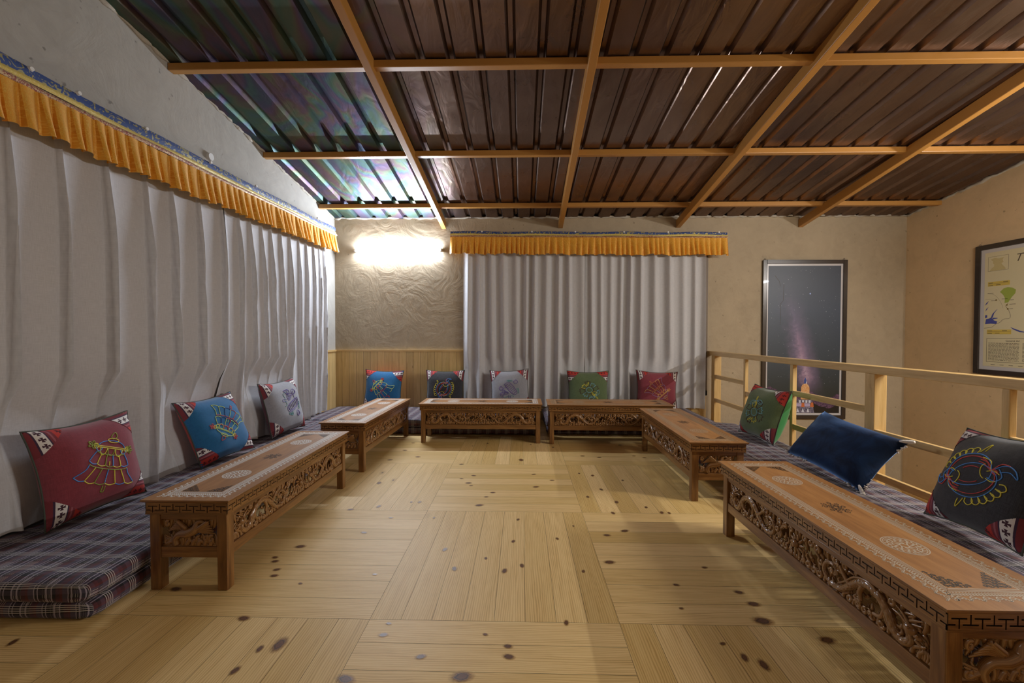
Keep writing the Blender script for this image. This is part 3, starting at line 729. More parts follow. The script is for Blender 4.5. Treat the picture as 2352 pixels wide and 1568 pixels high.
    # cloud scrolls
    for cx, cz, r0, a0, s_ in ((0.19, 0.012, 0.012, 0, 1), (0.215, 0.014, 0.011, 2, -1), (0.245, 0.016, 0.013, 1, 1), (0.275, 0.012, 0.011, 3, -1), (0.30, 0.104, 0.012, 4, 1), (0.335, 0.102, 0.012, 1, -1), (0.415, 0.016, 0.014, 2, 1), (0.445, 0.014, 0.013, 0.5, -1),
                               (0.475, 0.018, 0.014, 2, 1), (0.43, 0.096, 0.014, 4, -1), (0.465, 0.1, 0.012, 3, 1), (0.125, 0.1, 0.011, 2, 1), (0.155, 0.012, 0.012, 3, 1), (0.36, 0.055, 0.010, 0, 1), (0.505, 0.016, 0.012, 1, 1), (0.50, 0.098, 0.013, 3, -1), (0.41, 0.06, 0.012, 1, -1)):
        T(q(spiral(cx, cz, r0, 1.3, a0, 12, s_)), [0.0058, 0.0062, 0.0055, 0.004], 0.003 + 0.001 * (int(cx * 1000) % 4), sides=6, n=2)
    # flame locks filling the ground
    for k in range(64):
        x_ = 0.01 + 0.52 * (k / 63) + rr.uniform(-0.008, 0.008); up = k % 2
        z_ = 0.003 if up else 0.110; h = rr.uniform(0.030, 0.062) * (1 if up else -1); b = rr.uniform(-0.030, 0.030)
        T(q([(x_, z_), (x_ + b * 0.2, z_ + h * 0.4), (x_ + b, z_ + h * 0.7), (x_ + b * 0.6, z_ + h)]), [0.0075, 0.0070, 0.0055, 0.0012], -0.006 + 0.003 * (k % 4), sides=6, n=4)
    for k in range(34):    # small curling leaves between the coils
        x_ = rr.uniform(0.02, 0.53); z_ = rr.uniform(0.02, 0.095); a = rr.uniform(0, 6.28); l_ = rr.uniform(0.018, 0.034)
        T(q([(x_, z_), (x_ + l_ * 0.5 * math.cos(a), min(0.108, max(0.005, z_ + l_ * 0.5 * math.sin(a)))), (x_ + l_ * math.cos(a + 0.7), min(0.108, max(0.005, z_ + l_ * math.sin(a + 0.7))))]), [0.006, 0.0062, 0.0012], -0.004 + 0.003 * (k % 3), sides=6, n=4)
    # lotus and jewel in the middle
    c = (half, 0.06 * sz)
    mb.ball((c[0], -0.012, c[1]), 0.015, 12, 8, (1, 0.8, 1))
    for k in range(10):
        a = 2 * PI * k / 10
        T([(c[0] + 0.016 * math.cos(a), c[1] + 0.016 * math.sin(a)), (c[0] + 0.029 * math.cos(a + 0.1), c[1] + 0.026 * math.sin(a + 0.1)), (c[0] + 0.044 * math.cos(a + 0.2), c[1] + 0.038 * math.sin(a + 0.2))], [0.006, 0.0065, 0.0015], 0.006, mir=(False,), sides=7)
    for k in range(-2, 3):
        T([(half + 0.012 * k, 0.004), (half + 0.018 * k, 0.018)], [0.006, 0.004], 0.005, mir=(False,), n=2)
    # thin rims top and bottom holding the carving
    T([(0, 0.002), (half, 0.002), (L, 0.002)], 0.004, 0, mir=(False,), sides=6, n=3); T([(0, H - 0.002), (half, H - 0.002), (L, H - 0.002)], 0.004, 0, mir=(False,), sides=6, n=3)
    return mb
def carved_bird(L, H):
    mb = MB(); S = lambda p, d=0.0: Vector((p[0], -d, p[1])); sx, sz = L / 0.28, H / 0.113
    def T(pts, rad, d=0.0, mi=0, n=6, sides=8, ds=0.9):
        cr = crom([(p[0] * sx, p[1] * sz, 0) for p in pts], n); m_ = len(cr)
        rs = [lerp(rad[min(int(i / (m_ - 1) * (len(rad) - 1)), len(rad) - 2)], rad[min(int(i / (m_ - 1) * (len(rad) - 1)), len(rad) - 2) + 1], i / (m_ - 1) * (len(rad) - 1) - min(int(i / (m_ - 1) * (len(rad) - 1)), len(rad) - 2)) for i in range(m_)]
        mb.tube([S((p.x, p.y), d) for p in cr], rs, sides, (0, 1, 0), ds, mi)
    T([(0.075, 0.006), (0.068, 0.03), (0.09, 0.05), (0.13, 0.055), (0.165, 0.07), (0.175, 0.095), (0.195, 0.104)], [0.012, 0.013, 0.015, 0.02, 0.019, 0.010, 0.006], 0.006, 0, sides=10)
    T([(0.195, 0.104), (0.212, 0.100), (0.222, 0.092)], [0.008, 0.005, 0.001], 0.008)
    for k in range(6):     # spread wings
        a = 0.10 + 0.13 * k
        T([(0.125, 0.062 + 0.003 * k), (0.085, 0.075 + 0.006 * k), (0.028 + 0.012 * k, 0.062 + 0.009 * k)], [0.009, 0.0085, 0.002], 0.004 + 0.0015 * k)
        T([(0.165, 0.066), (0.205 + 0.004 * k, 0.060 + 0.008 * k), (0.262 - 0.006 * k, 0.052 + 0.011 * k)], [0.009, 0.0085, 0.002], 0.003 + 0.0015 * k)
    for k in range(5):     # tail and ground clouds
        T([(0.08, 0.03), (0.05 - 0.004 * k, 0.03 - 0.004 * k), (0.012 + 0.004 * k, 0.046 - 0.010 * k)], [0.008, 0.007, 0.002], 0.002 + 0.001 * k)
        T([(0.12 + 0.03 * k, 0.006), (0.135 + 0.028 * k, 0.024 + 0.003 * (k % 2)), (0.155 + 0.025 * k, 0.012)], [0.010, 0.009, 0.004], 0.002 + 0.001 * (k % 3))
    rb = random.Random(4)
    for k in range(30):
        x_ = 0.008 + 0.264 * k / 29; up = k % 2; z_ = 0.004 if up else 0.109; h = rb.uniform(0.03, 0.055) * (1 if up else -1); b = rb.uniform(-0.03, 0.03)
        T([(x_, z_), (min(0.275, max(0.005, x_ + b * 0.3)), z_ + h * 0.5), (min(0.275, max(0.005, x_ + b)), z_ + h)], [0.009, 0.008, 0.002], -0.005 + 0.002 * (k % 3), n=4, sides=6)
    for cx, cz, r0, s_ in ((0.245, 0.03, 0.016, 1), (0.215, 0.036, 0.013, -1), (0.03, 0.092, 0.013, 1), (0.025, 0.02, 0.013, -1), (0.18, 0.03, 0.012, 1)):
        T(spiral(cx, cz, r0, 1.2, 1.0, 12, s_), [0.007, 0.007, 0.006, 0.004], 0.004, n=2)
    T([(0.10, 0.048), (0.105, 0.02), (0.10, 0.006)], [0.008, 0.006, 0.006], 0.004); T([(0.13, 0.05), (0.135, 0.024), (0.128, 0.006)], [0.008, 0.006, 0.006], 0.004)
    T([(0, 0.002), (0.14, 0.002), (0.28, 0.002)], [0.006, 0.006], 0, n=3); T([(0, 0.111), (0.14, 0.111), (0.28, 0.111)], [0.006, 0.006], 0, n=3)
    return mb
ZL0, ZF0, ZA0, ZP0, ZB0 = TT - 0.015, TT - 0.063, TT - 0.088, TT - 0.202, TT - 0.246
LEGW = 0.042; INS = 0.021
MESH = {}
def make_table():
    t = empty('choktse_table')
    # top with a moulded lip
    mb = MB(); prof = [(0.012, -0.015), (0.010, -0.013), (0.004, -0.010), (0.0, -0.006), (0.0, -0.001), (0.001, 0.0)]
    rings = []
    for ins, dz in prof:
        rings.append([mb.vert(p) for p in ((ins, ins, TT + dz), (TL - ins, ins, TT + dz), (TL - ins, TW - ins, TT + dz), (ins, TW - ins, TT + dz))])
    for a, b in zip(rings, rings[1:]):
        for i in range(4):
            j = (i + 1) % 4; va, vb = mb.v[a[i]], mb.v[a[j]]
            g = 0 if i % 2 == 0 else 1
            mb.face((a[i], a[j], b[j], b[i]), [(mb.v[k][g], mb.v[k][2] * 3 + i) for k in (a[i], a[j], b[j], b[i])], 1)
    mb.face(rings[-1], [(mb.v[k][0], mb.v[k][1]) for k in rings[-1]], 0)
    mb.face(rings[0][::-1], [(mb.v[k][0], mb.v[k][1]) for k in rings[0][::-1]], 0)
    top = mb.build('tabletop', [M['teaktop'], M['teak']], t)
    # inlay
    z = TT + 0.0004; wb0, wb1 = 0.036, 0.088
    mb = MB()
    def rect(ins, w): 
        p = [(ins, ins), (TL - ins, ins), (TL - ins, TW - ins), (ins, TW - ins)]
        mb.ribbon([p[0], p[1]], w, z); mb.ribbon([p[1], p[2]], w, z); mb.ribbon([p[2], p[3]], w, z); mb.ribbon([p[3], p[0]], w, z)
    for ins, w in ((wb1, 0.0030), (wb1 - 0.006, 0.0026), (wb1 - 0.0115, 0.0030), (wb1 - 0.026, 0.0022)): rect(ins, w)
    def side(o, d, n_, L):
        N = max(2, round(L / 0.031)); s = L / N
        for k in range(N):
            def Q(a, b): return (o[0] + d[0] * (k * s + a * s) + n_[0] * b, o[1] + d[1] * (k * s + a * s) + n_[1] * b)
            w = 0.0030
            mb.ribbon([Q(0.02 + 0.96 * i / 8, 0.002 + 0.017 * math.sin(PI * i / 8)) for i in range(9)], w, z)
            mb.ribbon([Q(x_ / 0.031 + 0.32, y_) for x_, y_ in [(0.0055 * (1 - t_) * math.cos(6 * t_), 0.008 + 0.0055 * (1 - t_) * math.sin(6 * t_)) for t_ in (i / 9 for i in range(9))]], 0.0026, z)
            mb.ribbon([Q(x_ / 0.031 + 0.70, y_) for x_, y_ in [(-0.0055 * (1 - t_) * math.cos(6 * t_), 0.008 + 0.0055 * (1 - t_) * math.sin(6 * t_)) for t_ in (i / 9 for i in range(9))]], 0.0026, z)
            mb.ribbon([Q(0.0, 0.0005), Q(0.16, 0.004)], 0.003, z); mb.ribbon([Q(1.0, 0.0005), Q(0.84, 0.004)], 0.003, z)
            for j in range(4):
                mb.ribbon([Q(0.04 + 0.25 * j, 0.0275), Q(0.18 + 0.25 * j, 0.0365)], 0.0038, z)
                mb.ribbon([Q(0.04 + 0.25 * j, 0.0235), Q(0.2 + 0.25 * j, 0.0235)], 0.0028, z)
    m_ = wb0
    side((m_, m_), (1, 0), (0, 1), TL - 2 * m_); side((m_, TW - m_), (1, 0), (0, -1), TL - 2 * m_)
    side((m_, m_ + 0.03), (0, 1), (1, 0), TW - 2 * m_ - 0.06); side((TL - m_, m_ + 0.03), (0, 1), (-1, 0), TW - 2 * m_ - 0.06)
    mb.build('border_inlay', M['inlay'], top)['label'] = 'white scrolled border inlaid on the top'
    for cx in (0.263 * TL, 0.755 * TL):
        mb = MB(); cy = TW / 2
        circ = lambda r, n=40: [(cx + r * math.cos(2 * PI * i / n), cy + r * math.sin(2 * PI * i / n)) for i in range(n)]
        for r_, w in ((0.058, 0.003), (0.053, 0.002), (0.042, 0.003), (0.030, 0.0026), (0.012, 0.004)): mb.ribbon(circ(r_), w, z, 0, True)
        for k in range(22):
            a = 2 * PI * k / 22
            mb.ribbon([(cx + 0.044 * math.cos(a), cy + 0.044 * math.sin(a)), (cx + 0.052 * math.cos(a + 0.12), cy + 0.052 * math.sin(a + 0.12))], 0.0035, z)
        for k in range(14):
            a = 2 * PI * k / 14
            mb.ribbon([(cx + 0.032 * math.cos(a), cy + 0.032 * math.sin(a)), (cx + 0.040 * math.cos(a), cy + 0.040 * math.sin(a))], 0.006, z)
        for k in range(10):
            a = 2 * PI * k / 10
            mb.ribbon([(cx + 0.014 * math.cos(a), cy + 0.014 * math.sin(a)), (cx + 0.028 * math.cos(a + 0.35), cy + 0.028 * math.sin(a + 0.35))], 0.004, z)
        mb.build('medallion_inlay', M['inlay'], top)['label'] = 'round white medallion inlaid on the top'
    mb = MB(); rr = random.Random(5); cx, cy = TL * 0.505, TW / 2
    for k in range(9):
        a = 2 * PI * k / 9
        for r0 in (0.022, 0.040):
            mb.ribbon([(cx + x_ * 1.05, cy + y_ * 0.9) for x_, y_ in spiral(r0 * math.cos(a), r0 * math.sin(a), 0.011, 1.2, a, 12, 1 if k % 2 else -1)], 0.0032, z)
    mb.ribbon([(cx + 0.010 * math.cos(2 * PI * i / 16), cy + 0.010 * math.sin(2 * PI * i / 16)) for i in range(16)], 0.004, z, 0, True)
    mb.build('centre_ornament', M['ink'], top)['label'] = 'dark curled ornament in the middle of the top'
    for sx_, sy_ in ((0, 0), (1, 0), (1, 1), (0, 1)):
        mb = MB()
        def Q(a, b): return ((wb1 + 0.006 + a) if not sx_ else (TL - wb1 - 0.006 - a), (wb1 + 0.006 + b) if not sy_ else (TW - wb1 - 0.006 - b))
        for i in range(7):
            a_ = 0.008 + 0.012 * i
            for j in range(6 - i):
                b_ = 0.007 + 0.0115 * j
                if i * 0.9 + j < 5.4: mb.ribbon([Q(a_ + x_, b_ + y_) for x_, y_ in spiral(0, 0, 0.0068, 1.1, i + j, 8, 1 if (i + j) % 2 else -1)], 0.0036, z)
        mb.build('corner_ornament', M['ink'], top)['label'] = 'dark triangular ornament inside a border corner'
    # carved fret frieze round the sides
    mb = MB(); e = 0.012
    fr = [((e, e), (1, 0), (0, -1), TL - 2 * e, 22), ((TL - e, e), (0, 1), (1, 0), TW - 2 * e, 6), ((TL - e, TW - e), (-1, 0), (0, 1), TL - 2 * e, 22), ((e, TW - e), (0, -1), (-1, 0), TW - 2 * e, 6)]
    for o_, d_, n_, L_, per in fr:
        M4 = Matrix(((d_[0], 0, n_[0], o_[0] - n_[0] * 0.003), (d_[1], 0, n_[1], o_[1] - n_[1] * 0.003), (0, 1, 0, 0), (0, 0, 0, 1)))
        fret(mb, M4, L_, ZF0 + 0.004, ZL0, per, 0.003)
    mb.box((e + 0.003, e + 0.003, ZF0 + 0.004), (TL - e - 0.003, TW - e - 0.003, ZL0 - 0.001), 1)
    mb.box((e - 0.001, e - 0.001, ZF0), (TL - e + 0.001, TW - e + 0.001, ZF0 + 0.0045), 0)
    mb.build('fret_frieze', [M['teak'], M['groove']], t)['label'] = 'frieze carved with a dark stepped fret'
    # legs
    for sx_ in (0, 1):
        for sy_ in (0, 1):
            x0_ = INS if not sx_ else TL - INS - LEGW; y0_ = INS if not sy_ else TW - INS - LEGW
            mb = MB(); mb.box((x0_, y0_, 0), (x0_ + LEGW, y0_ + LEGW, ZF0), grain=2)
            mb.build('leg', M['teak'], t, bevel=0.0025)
    a0, a1 = INS + LEGW, TL - INS - LEGW; b0, b1 = INS + LEGW, TW - INS - LEGW
    for y_ in (INS + 0.004, TW - INS - 0.004 - 0.022):
        mb = MB(); mb.box((a0, y_, ZA0), (a1, y_ + 0.022, ZF0)); mb.build('apron', M['teak'], t, bevel=0.002)
        mb = MB(); mb.box((a0, y_, ZB0), (a1, y_ + 0.022, ZP0)); mb.build('stretcher', M['teak'], t, bevel=0.002)
    for x_ in (INS + 0.004, TL - INS - 0.004 - 0.022):
        mb = MB(); mb.box((x_, b0, ZA0), (x_ + 0.022, b1, ZF0)); mb.build('apron', M['teak'], t, bevel=0.002)
        mb = MB(); mb.box((x_, b0, ZB0), (x_ + 0.022, b1, ZP0)); mb.build('stretcher', M['teak'], t, bevel=0.002)
    H = ZA0 - ZP0
    md = carved_dragons(a1 - a0, H)
    o = md.build('dragon_panel', [M['carve'], M['scale']], t, smooth=True, loc=(a0, INS + 0.015, ZP0)); o['label'] = 'pierced side panel carved with two dragons'
    o2 = o.copy(); COL.objects.link(o2); o2.parent = t; o2.location = (a1, TW - INS - 0.015, ZP0); o2.rotation_euler = (0, 0, PI)
    mbd = carved_bird(b1 - b0, H)
    o = mbd.build('bird_panel', [M['carve']], t, smooth=True, loc=(TL - INS - 0.015, b0, ZP0)); o.rotation_euler = (0, 0, PI / 2); o['label'] = 'pierced end panel carved with a bird'
    o2 = o.copy(); COL.objects.link(o2); o2.parent = t; o2.location = (INS + 0.015, b1, ZP0); o2.rotation_euler = (0, 0, -PI / 2)
    return t
table0 = make_table()
bpy.context.view_layer.update()
# local x runs along the table, y across it; L and R tables turn a quarter
tabs = [  # x0, y0 of the near left corner (L, R) or back left corner (B), extra turn, label, inlay colour dulled for sheen
    ('L', -1.547, 1.629, 0.0067, 'carved low table before the maroon cushion by the left curtains, nearest of its row', None),
    ('L', -1.5426, 3.094, -0.0224, 'carved low table in the far left corner before the blue cushion on pine panelling', None),
    ('B', -0.998, 4.313, 0.0058, 'carved low table in front of the charcoal and grey cushions at the back', None),
    ('B', 0.2535, 4.298, -0.0121, 'carved low table in front of the green and maroon cushions at the back', 'inlaysheen'),
    ('L', 1.0535, 2.599, -0.017, 'carved low table before the green cushion at the railing, with sheen painted into its inlay', 'inlaysheen'),
    ('L', 1.0459, 1.028, -0.0029, 'carved low table before the navy velvet cushion, nearest the camera by the railing', 'inlayhalfsheen')]
for i, (k, x, y, a, lab, sheen_key) in enumerate(tabs):
    t = table0 if i == 0 else copy_tree(table0)
    t['label'] = lab; t['category'] = 'table'; t['group'] = 'carved low tables around the room'
    if k == 'B': mw = Matrix.Translation((x, y, 0.0005)) @ Matrix.Rotation(a, 4, 'Z') @ Matrix.Translation((0, -TW, 0))
    else: mw = Matrix.Translation((x, y, 0.0005)) @ Matrix.Rotation(a + PI / 2, 4, 'Z') @ Matrix.Translation((0, -TW, 0))
    t.matrix_world = mw
    if sheen_key:
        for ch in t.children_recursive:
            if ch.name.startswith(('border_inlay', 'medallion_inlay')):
                ch.data = ch.data.copy(); ch.data.materials[0] = M[sheen_key]

# ------------------------------------------------------------------ cushions
def cushion_surface(hw, hh, th, rr, back):
    ph = [rr.uniform(0, 6.28) for _ in range(8)]
    def P(u, v, off=0.0):
        x = hw * u * (1 - 0.10 * (1 - v * v)); y = hh * v * (1 - 0.10 * (1 - u * u))
        e = max(0.0, (1 - abs(u) ** 2.6)) * max(0.0, (1 - abs(v) ** 2.6))
        t = th * e ** 0.52
        t += e * 0.006 * math.sin(3.1 * u + ph[0]) * math.sin(3.7 * v + ph[1]) + e * 0.0035 * math.sin(9 * u * v + ph[2]) + 0.003 * math.sin(12 * v + ph[3]) * (1 - abs(u)) * e
        wr = 0.004 * math.sin(26 * math.atan2(v, u) + ph[4]) * e * (u * u + v * v) ** 2 * 0.5
        z = (t + wr) * (-1 if back else 1)
        if abs(u) < 0.999 and abs(v) < 0.999: z += off * (-1 if back else 1)
        return Vector((x, y, z))
    return P
def arc(cx, cy, rx, ry, a0, a1, n=12): return [(cx + rx * math.cos(lerp(a0, a1, i / n)), cy + ry * math.sin(lerp(a0, a1, i / n))) for i in range(n + 1)]
def sm(pts, n=5): return [(p.x, p.y) for p in crom([(a, b, 0) for a, b in pts], n)]
def mot_parasol(c):
    A, B, C, D = c; L = []
    L += [(B, [(-0.40, 0.33), (0.40, 0.33)]), (B, [(-0.40, 0.365), (0.40, 0.365)])]
    for s in (-1, 1):
        L.append((C, [(s * 0.46 + 0.10 * abs(math.cos(2.5 * a)) ** 0.8 * math.cos(a), 0.37 + 0.10 * abs(math.cos(2.5 * a)) ** 0.8 * math.sin(a)) for a in (2 * PI * i / 40 for i in range(41))]))
        L.append((B, arc(s * 0.38, 0.35, 0.045, 0.065, 0, 2 * PI, 12)))
    L.append((A, arc(0, 0.36, 0.33, 0.16, 0, PI, 12))); L.append((B, arc(0, 0.53, 0.13, 0.055, 0, 2 * PI, 14))); L.append((C, sm([(-0.02, 0.56), (-0.06, 0.63), (0.02, 0.74), (0.07, 0.63), (-0.02, 0.56)])))
    for k in (-1, 0, 1): L.append((B if k else C, arc(k * 0.19, 0.32, 0.085, 0.17, PI, 2 * PI, 8)))
    for k in (-1.6, 1.6): L.append((A, arc(k * 0.19, 0.33, 0.07, 0.1, PI, 2 * PI, 8)))
    def tier(top, wt, bot, wb, n, sag):
        L.append((A, sm([(-wt, top), (-wt - 0.06, (top + bot) / 2 + 0.03), (-wb, bot + 0.03)]))); L.append((A, sm([(wt, top), (wt + 0.06, (top + bot) / 2 + 0.03), (wb, bot + 0.03)])))
        L.append((C, arc(0, top + 0.02, wt, sag, PI, 2 * PI, 12)))
        for k in range(n):
            a, b = -wb + 2 * wb * k / n, -wb + 2 * wb * (k + 1) / n; yo = -sag * 0.9 * (1 - ((a + b) / 2 / wb) ** 2)
            yb = lambda x: bot + 0.03 - sag * 1.1 * (1 - (x / wb) ** 2)
            cc = (A, B, C, D)[k % 4]
            L.append((cc, sm([(a, yb(a)), ((a + b) / 2, (yb(a) + yb(b)) / 2 - 0.035), (b, yb(b))])))
            xt = b * wt / wb
            if k < n - 1: L.append(((B, C, A, D)[k % 4], sm([(xt, top - sag * 0.8 * (1 - (xt / wt) ** 2)), ((xt + b) / 2 * 0.97, (top + yb(b)) / 2), (b, yb(b))])))
        L.append((B, [(0.0, (top + bot) / 2 - sag), (0, bot - sag * 0.6)]))
    tier(0.22, 0.34, -0.06, 0.46, 5, 0.07); tier(-0.12, 0.44, -0.46, 0.68, 6, 0.09)
    L.append((C, [(-0.03, -0.58), (-0.03, -0.72), (0.03, -0.72), (0.03, -0.58)]))
    return L
def mot_fish(c):
    A, B, Y, _ = c; L = []
    for s in (1, -1):
        def rt(pts): return [(s * x, s * y) for x, y in pts]
        def body(k0, off):
            return [((0.42 + off * math.sin(PI * min(1, t * 1.08)) ** 0.7) * math.cos(a), (0.34 + off * math.sin(PI * min(1, t * 1.08)) ** 0.7) * math.sin(a)) for t, a in ((i / 24, lerp(3.5, 0.25, i / 24)) for i in range(25))]
        L.append((A, rt(body(0, 0.13)))); L.append((B, rt(body(0, 0.06)))); L.append((A, rt(body(0, -0.11)))); L.append((B, rt([(x * 0.62, y * 0.62) for x, y in body(0, -0.06)[8:20]])))
        # head, gill, eye, mouth
        L.append((Y, rt(arc(0.30, 0.10, 0.13, 0.15, 1.9, 4.4, 10)))); L.append((A, rt(sm([(0.50, 0.17), (0.56, 0.02), (0.46, -0.07), (0.32, -0.02)]))))
        L.append((B, rt(sm([(0.36, 0.12), (0.43, 0.15), (0.49, 0.09), (0.43, 0.06), (0.36, 0.12)])))); L.append((B, rt(arc(0.43, 0.105, 0.02, 0.02, 0, 2 * PI, 8))))
        L.append((Y, rt(sm([(0.30, -0.04), (0.40, -0.09), (0.48, -0.07)]))))
        for k in range(6):       # scalloped back fin
            a = lerp(2.9, 1.6, k / 6); a2 = lerp(2.9, 1.6, (k + 0.92) / 6)
            r0, r1 = 0.56, 0.68
            L.append((Y, rt(sm([(r0 * math.cos(a), (r0 - .08) * math.sin(a)), (0.635 * math.cos(a + 0.03), 0.555 * math.sin(a + 0.03)), (0.685 * math.cos(a - 0.06), 0.605 * math.sin(a - 0.06)), (0.69 * math.cos(a2 + 0.06), 0.61 * math.sin(a2 + 0.06)), (0.64 * math.cos(a2 - 0.02), 0.56 * math.sin(a2 - 0.02)), (r0 * math.cos(a2), (r0 - .08) * math.sin(a2))], 4))))
        L.append((Y, rt(sm([(0.02, 0.50), (0.08, 0.60), (0.17, 0.68), (0.12, 0.52)]))))
        # tail
        L.append((Y, rt(sm([(-0.52, -0.06), (-0.42, -0.12), (-0.30, -0.10)])))); L.append((A, rt(sm([(-0.52, -0.10), (-0.66, -0.12), (-0.76, -0.02), (-0.72, -0.16), (-0.60, -0.24), (-0.44, -0.16)])))); L.append((B, rt(sm([(-0.64, -0.24), (-0.52, -0.26), (-0.42, -0.16), (-0.36, -0.14)]))))
        for k in range(3): L.append((B if k else Y, rt(sm([(-0.36, -0.12), (-0.34 + 0.05 * k, -0.30 + 0.03 * k), (-0.16 + 0.02 * k, -0.38 + 0.05 * k)]))))
    return L
def mot_conch(c):
    A, B, C, D = c; L = []
    body = sm([(-0.30, 0.28), (-0.10, 0.40), (0.10, 0.30), (0.30, 0.05), (0.42, -0.22), (0.30, -0.34), (0.12, -0.26), (-0.10, -0.02), (-0.30, 0.28)]); L += [(A, body), (B, [(x * 0.8 + 0.01, y * 0.8) for x, y in body])]
    for k in range(7):
        t = k / 6; x, y = lerp(-0.14, 0.30, t), lerp(0.24, -0.22, t)
        L.append((A, sm([(x - 0.09, y - 0.06), (x, y + 0.01), (x + 0.09, y + 0.08)])))
    L.append((A, arc(-0.22, -0.10, 0.20, 0.20, 1.4, 5.4, 16)))
    for k in range(6): L.append((A, [(-0.36 + 0.05 * k, 0.0 - 0.03 * k), (-0.30 + 0.05 * k, -0.24 - 0.005 * k)]))
    for cx, cy, s in ((-0.5, 0.02, 1), (-0.44, -0.30, -1), (0.36, 0.36, 1)):
        L.append((B, sm([(cx, cy), (cx - 0.09, cy + 0.08), (cx, cy + 0.18 * s), (cx + 0.09, cy + 0.08), (cx, cy)]))); L.append((A, arc(cx, cy + 0.03, 0.12, 0.10, 0, 2 * PI, 14)))
    for a0 in (0, 1, 2, 3):
        L.append((C, sm([(0.36 + 0.04 * a0, -0.02 - 0.06 * a0), (0.50, 0.02 - 0.07 * a0), (0.54, -0.06 - 0.06 * a0), (0.44, -0.08 - 0.06 * a0)]))); L.append((C, sm([(-0.12 + 0.07 * a0, 0.42), (-0.14 + 0.07 * a0, 0.52), (-0.05 + 0.07 * a0, 0.50), (-0.06 + 0.07 * a0, 0.42)])))
    L.append((C, sm([(-0.40, -0.34), (-0.30, -0.50), (-0.16, -0.42), (-0.02, -0.44), (0.14, -0.36), (0.22, -0.46)]))); L.append((A, sm([(-0.08, -0.34), (-0.06, -0.52), (0.04, -0.54), (0.0, -0.36)])))
    return L
def mot_flower(c):
    A, B, C, Y = c; L = []
    for k in range(8):
        a = 2 * PI * k / 8 + 0.2; cc = (C, A, Y, A)[k % 4]; r1 = 0.52 if k % 2 else 0.44
        pts = [(0.22, a - 0.30), (0.36, a - 0.34), (r1, a - 0.26), (r1 - 0.05, a - 0.10), (r1 + 0.03, a), (r1 - 0.05, a + 0.10), (r1, a + 0.26), (0.36, a + 0.34), (0.22, a + 0.30)]
        L.append((cc, sm([(r * math.cos(t), r * math.sin(t)) for r, t in pts], 4)))
    L.append((A, arc(0, 0, 0.24, 0.22, 0, 2 * PI, 20))); L.append((B, sm([(0.13, 0.0), (0.10, 0.12), (-0.05, 0.15), (-0.15, 0.07), (-0.13, -0.08), (0.0, -0.15), (0.12, -0.10), (0.13, 0.0)])))
    L += [(Y, [(-0.025, -0.15), (-0.025, -0.66), (0.0, -0.69), (0.025, -0.66), (0.025, -0.15)])]
    for s in (-1, 1): L.append((B, sm([(0.02 * s, -0.50), (0.14 * s, -0.36), (0.36 * s, -0.34), (0.28 * s, -0.50), (0.02 * s, -0.50)]))); L.append((B, sm([(0.02 * s, -0.5), (0.18 * s, -0.43), (0.36 * s, -0.34)])))
    L += [(Y, sm([(0.02, 0.24), (0.10, 0.33), (0.22, 0.28), (0.30, 0.36)])), (Y, sm([(0.04, 0.31), (0.14, 0.25), (0.22, 0.34), (0.30, 0.36)]))]
    return L
